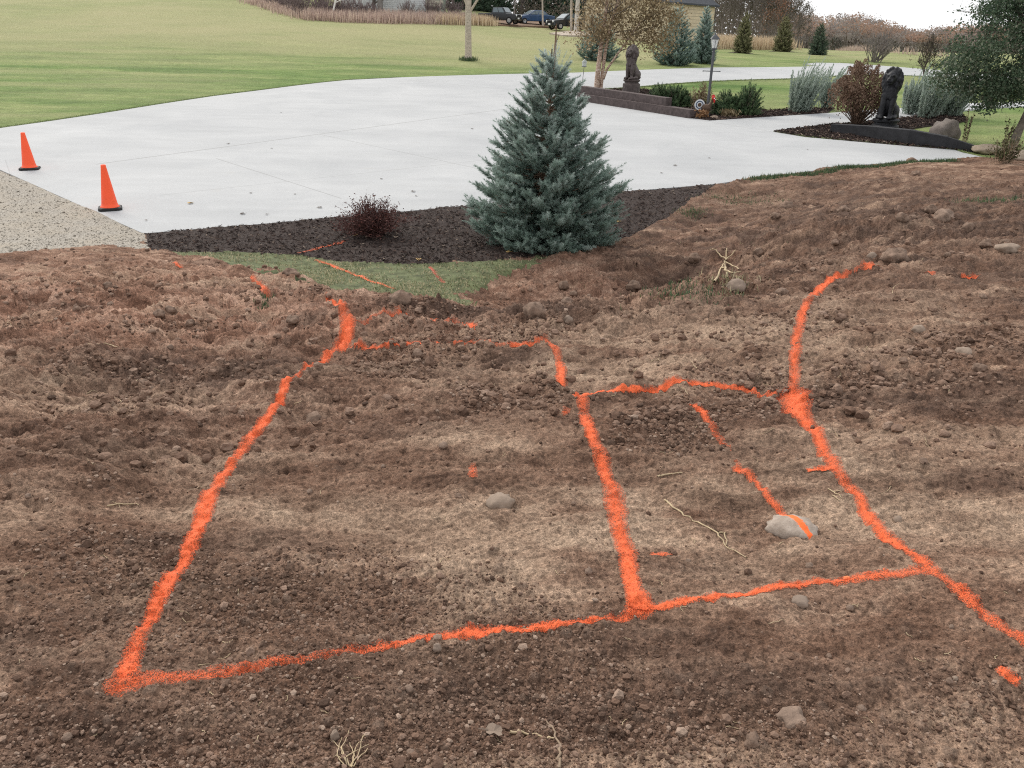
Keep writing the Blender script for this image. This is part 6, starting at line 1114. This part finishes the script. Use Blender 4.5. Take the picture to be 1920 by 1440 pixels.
# houses
def siding(name, col, pitch=0.18):
    m, t, b = new_mat(name); sp = N(t, 'ShaderNodeSeparateXYZ'); t.links.new(objco(t), sp.inputs[0]); f = math_(t, 'FRACT', math_(t, 'MULTIPLY', sp.outputs[2], 1 / pitch)); c = mixc(t, math_(t, 'LESS_THAN', f, 0.12), col, tuple(q * 0.5 for q in col)); c = mixc(t, 1.0, c, ramp(t, noise(t, objco(t), 1.5, 4), [(0.3, 0.85), (0.7, 1.08)]), 'MULTIPLY'); t.links.new(c, b.inputs['Base Color']); b.inputs['Roughness'].default_value = 0.7; bump(t, b, f, 0.4, 0.02); return m
M_ROOF = simple('roof_shingle', (0.06, 0.065, 0.075), 0.9, 0.3, 4, bmp=0.02); M_WIN = simple('window_glass', (0.05, 0.06, 0.07), 0.1, 0.2, 2, spec=0.8); M_TRIM = simple('white_trim', (0.7, 0.7, 0.68), 0.6, 0.06, 3)
def house(name, label, loc, rz, w_, d_, h_, rh, mat, wins, cat='house', over=0.35):
    t = thing(name, label, cat, loc, rz); m = MB(); m.add([(-w_ / 2, -d_ / 2, -1), (w_ / 2, -d_ / 2, -1), (w_ / 2, d_ / 2, -1), (-w_ / 2, d_ / 2, -1), (-w_ / 2, -d_ / 2, h_), (w_ / 2, -d_ / 2, h_), (w_ / 2, d_ / 2, h_), (-w_ / 2, d_ / 2, h_), (-w_ / 2, 0, h_ + rh), (w_ / 2, 0, h_ + rh)], [(0, 1, 5, 4), (2, 3, 7, 6)]); m.F += [np.array([[1, 2, 6, 9, 5]]), np.array([[3, 0, 4, 8, 7]])]; m.build('walls', mat, t)
    m = MB(); k = over * rh / (d_ / 2)
    for sy in (-1, 1): m.add([(-w_ / 2 - over, sy * (d_ / 2 + over), h_ - k + .05), (w_ / 2 + over, sy * (d_ / 2 + over), h_ - k + .05), (w_ / 2 + over, 0, h_ + rh + .05), (-w_ / 2 - over, 0, h_ + rh + .05), (-w_ / 2 - over, sy * (d_ / 2 + over), h_ - k + .2), (w_ / 2 + over, sy * (d_ / 2 + over), h_ - k + .2), (w_ / 2 + over, 0, h_ + rh + .22), (-w_ / 2 - over, 0, h_ + rh + .22)], [(0, 3, 2, 1), (4, 5, 6, 7), (0, 1, 5, 4), (1, 2, 6, 5), (3, 0, 4, 7)])
    m.build('roof', M_ROOF, t)
    for x, z, ww, wh in wins:
        m = MB(); y = -d_ / 2 - 0.03
        for bx, bz, bw, bh in ((0, wh / 2, ww + .16, .1), (0, -wh / 2, ww + .16, .1), (-ww / 2, 0, .1, wh - .1), (ww / 2, 0, .1, wh - .1), (0, 0, .05, wh - .1)): m.box((x + bx, y, z + bz), (bw, .08, bh))
        f = m.build('window', M_TRIM, t); m = MB(); m.box((x, y + 0.022, z), (ww - .1, .02, wh - .1)); m.build('pane', M_WIN, f)
    return t
lx0 = P(712, 23) + np.array([0, 3.6, 0]); house('white_house', 'white sided house half hidden by grey trunks at the top left', lx0, R(6), 8.5, 7, 5.2, 2.5, siding('white_siding', (0.62, 0.63, 0.64)), [(-2.2, 2.4, 1.0, 1.5), (1.8, 2.4, 1.0, 1.5)])
lx0 = P(790, 27) + np.array([0, 2.2, 0]); t = house('garden_shed', 'grey green shed with pale boards leaning on it right of the white house', lx0, R(-4), 4.2, 3.5, 2.6, 1.2, siding('green_siding', (0.21, 0.245, 0.215)), [(-0.9, 1.5, 0.8, 0.8)], 'shed')
for k in range(5): m = MB(); m.box((0.2 + 0.42 * k, -2.1 - 0.06 * k, 0.9 + 0.3 * (k % 3)), (1.2, 0.1, 0.28)); m.build('pale_board', simple('cream_board', (0.58, 0.54, 0.44), 0.8, 0.1, 3), t)
Ap, Bp = at_far(1222, 84), at_far(1336, 92); dx, dy = Bp[0] - Ap[0], Bp[1] - Ap[1]; L = math.hypot(dx, dy); rz = math.atan2(dy, dx); nx, ny = -math.sin(rz), math.cos(rz); hB = aty(1336, 10, 92)[2] - Bp[2]
cx_, cy_ = (Ap[0] + Bp[0]) / 2 + nx * 4, (Ap[1] + Bp[1]) / 2 + ny * 4; house('cream_building', 'cream walled building with a dark roof behind the blue spruces', (cx_, cy_, min(Ap[2], Bp[2])), rz, L, 8, hB + Bp[2] - min(Ap[2], Bp[2]), 2.4, siding('cream_siding', (0.62, 0.52, 0.36), 0.3), [], 'building')
# wood on the right: trees one can tell apart, then the far mass
M_GR = simple('grey_brown_twig', (0.165, 0.14, 0.125), 0.9, 0.3, 3)
pr = [bare_tree('tall grey leafless tree in the wood right of the cream building', 1352, 95, 8.5, 241, M_GR, 0.11, 'leafless trees right of the building', y=97), bare_tree('tall grey leafless tree in the wood right of the cream building', 1420, 95, 8.0, 242, M_GR, 0.10, 'leafless trees right of the building', y=97), bare_tree('tall grey leafless tree in the wood right of the cream building', 1380, 95, 9.0, 243, M_GR, 0.12, 'leafless trees right of the building', M_OAK, y=100)]
for k, (u, y, sc) in enumerate(((1340, 104, 1.0), (1362, 102, 1.05), (1372, 108, 1.1), (1395, 98, 1.0), (1405, 106, 1.1), (1436, 100, 0.95), (1446, 106, 1.0), (1432, 112, 1.1), (1460, 98, 0.72), (1472, 102, 0.72), (1484, 99, 0.6), (1498, 104, 0.5), (1410, 96, 0.9), (1345, 98, 0.9), (1478, 108, 0.7))): dup(pr[k % 3], at_far(u, y), k * 1.1, 'tall grey leafless tree in the wood right of the cream building', sc)
bare_tree('small russet leaved tree in front of the grey wood, between two young conifers', 1448, 95, 4.6, 251, M_GR, 0.08, None, M_REDDISH, 93, 4, 0.15, 'russet_tree', 0.16, 1300)
fw = MB(); ft = MB(); r1 = np.random.default_rng(95)
for k in range(430):
    y = 150 + 110 * r1.uniform(0, 1) ** 1.3; u = r1.uniform(1420, 2250); x = aty(u, 60, y)[0]; z0 = float(plane(x, y)); vt = np.interp(u, [1420, 1500, 1560, 1620, 1700, 1760, 1850, 1920, 2250], [12, 26, 33, 36, 43, 46, 50, 50, 55]); Ht_ = (aty(u, vt, y)[2] - z0) * r1.uniform(0.75, 1.22); c = np.array([x, y, z0]); kind = r1.uniform(0, 1)
    Ht_ *= 0.9 + 0.16 * math.sin(u * 0.021) * math.sin(u * 0.0077 + 1)
    for q in range(4): dx_, dy_ = r1.normal(0, 1.0, 2); ft.tube([c + (dx_ * 0.3, dy_ * 0.3, 0), c + (dx_ * 0.7, dy_ * 0.7, Ht_ * 0.4), c + (dx_ * 1.3, dy_ * 1.3, Ht_ * r1.uniform(0.5, 0.85))], [0.13, 0.09, 0.03], 3, cap=False)
    if kind < 0.12:
        Ht_ *= 0.62; n = 300; h = r1.uniform(0, 1, n) ** 1.3; a = r1.uniform(0, 6.28, n); rad = (1 - h) * 2.0 + 0.1; g = np.stack([np.cos(a) * rad, np.sin(a) * rad, h * Ht_], 1); tt = r1.uniform(0.0, 0.08, n)
    else:
        n = 300; g = r1.normal(size=(n, 3)); g /= np.maximum(np.linalg.norm(g, axis=1)[:, None], 0.4); g = g * (r1.uniform(0.3, 1, n) ** 0.5)[:, None] * np.array([2.6, 2.6, Ht_ * 0.34]) * r1.uniform(0.8, 1.2) + np.array([0, 0, Ht_ * 0.66]); g = g[(g[:, 2] > 0.2)]; top = 0.42 * (kind > 0.5) * (g[:, 2] / Ht_ > 0.6) + 0.16 * r1.uniform(-1, 1); tt = np.clip(0.36 + top + r1.normal(0, 0.07, len(g)), 0.2, 1)
    fw.leaves(c + g, 0.4, r1, tt, 0, 0.6)
    if k % 2: n = 90; g = r1.normal(size=(n, 3)) * np.array([2.2, 2.2, 1.0]) + np.array([0, 0, 1.3]); fw.leaves(c + g[g[:, 2] > 0], 0.4, r1, 0.3 + 0.1 * r1.uniform(-1, 1), 0, 0.5, np.array([0, 0, 0.8]))
M_FAR = foliage('far_wood', [(0.0, (0.09, 0.11, 0.09)), (0.15, (0.11, 0.13, 0.10)), (0.3, (0.25, 0.225, 0.215)), (0.5, (0.31, 0.275, 0.255)), (0.72, (0.36, 0.245, 0.19)), (1.0, (0.44, 0.30, 0.22))], 0.4, 0.9, 0.02)
o = fw.build('far_forest', M_FAR); tag(o, 'low russet and grey wood along the horizon on the right', 'forest', kind='stuff'); o = ft.build('far_forest_trunks', M_GR); tag(o, 'grey stems of the far wood on the right', 'forest', kind='stuff')
fw = MB(); r1 = np.random.default_rng(96)
for k in range(170):
    y = r1.uniform(132, 165); u = r1.uniform(380, 1420); x = aty(u, 60, y)[0]; z0 = float(plane(x, y)); c = np.array([x, y, z0]); n = 110; g = r1.normal(size=(n, 3)) * np.array([2.0, 2.0, 2.6]) + np.array([0, 0, 4.0]); g = g[g[:, 2] > 0]; fw.leaves(c + g, 0.6, r1, r1.uniform(0, 0.5, len(g)), 0, 0.5)
M_BACKW = foliage('back_wood', [(0.0, (0.045, 0.048, 0.04)), (0.5, (0.12, 0.10, 0.085)), (1, (0.24, 0.20, 0.17))], 0.3, 0.9, 0.05)  # dark brown leaf tones of the wood behind the houses
for k in range(150):
    y = r1.uniform(110, 126); u = r1.uniform(520, 1240); x = aty(u, 60, y)[0]; c = np.array([x, y, float(plane(x, y))]); n = 120; g = r1.normal(size=(n, 3)) * np.array([1.5, 1.2, 0.8]) + np.array([0, 0, 0.9]); g = g[g[:, 2] > 0]
    if 885 < u < 1045 and y < 119: continue
    fw.leaves(c + g, 0.32, r1, r1.uniform(0.3, 1.0, len(g)), 0, 0.4, np.array([0, 0, 0.7]))
for k in range(60):
    y = r1.uniform(112, 132); u = r1.uniform(1335, 1470); x = aty(u, 60, y)[0]; c = np.array([x, y, float(plane(x, y))]); n = 130; g = r1.normal(size=(n, 3)) * np.array([1.4, 1.4, 2.2]) + np.array([0, 0, 3.4]); fw.leaves(c + g[g[:, 2] > 0], 0.35, r1, r1.uniform(0.5, 1.0), 0, 0.4, np.array([0, 0, 0.8]))
o = fw.build('far_forest', M_BACKW); tag(o, 'dark brushy wood behind the houses and parked cars', 'forest', kind='stuff')
bare_tree('grey dead looking bush behind the junipers at the right', 1735, 150, 2.0, 261, M_DKTWIG, 0.07, None, M_OAK, None, 4, 0.1, 'dead_bush', 0.08, 900)
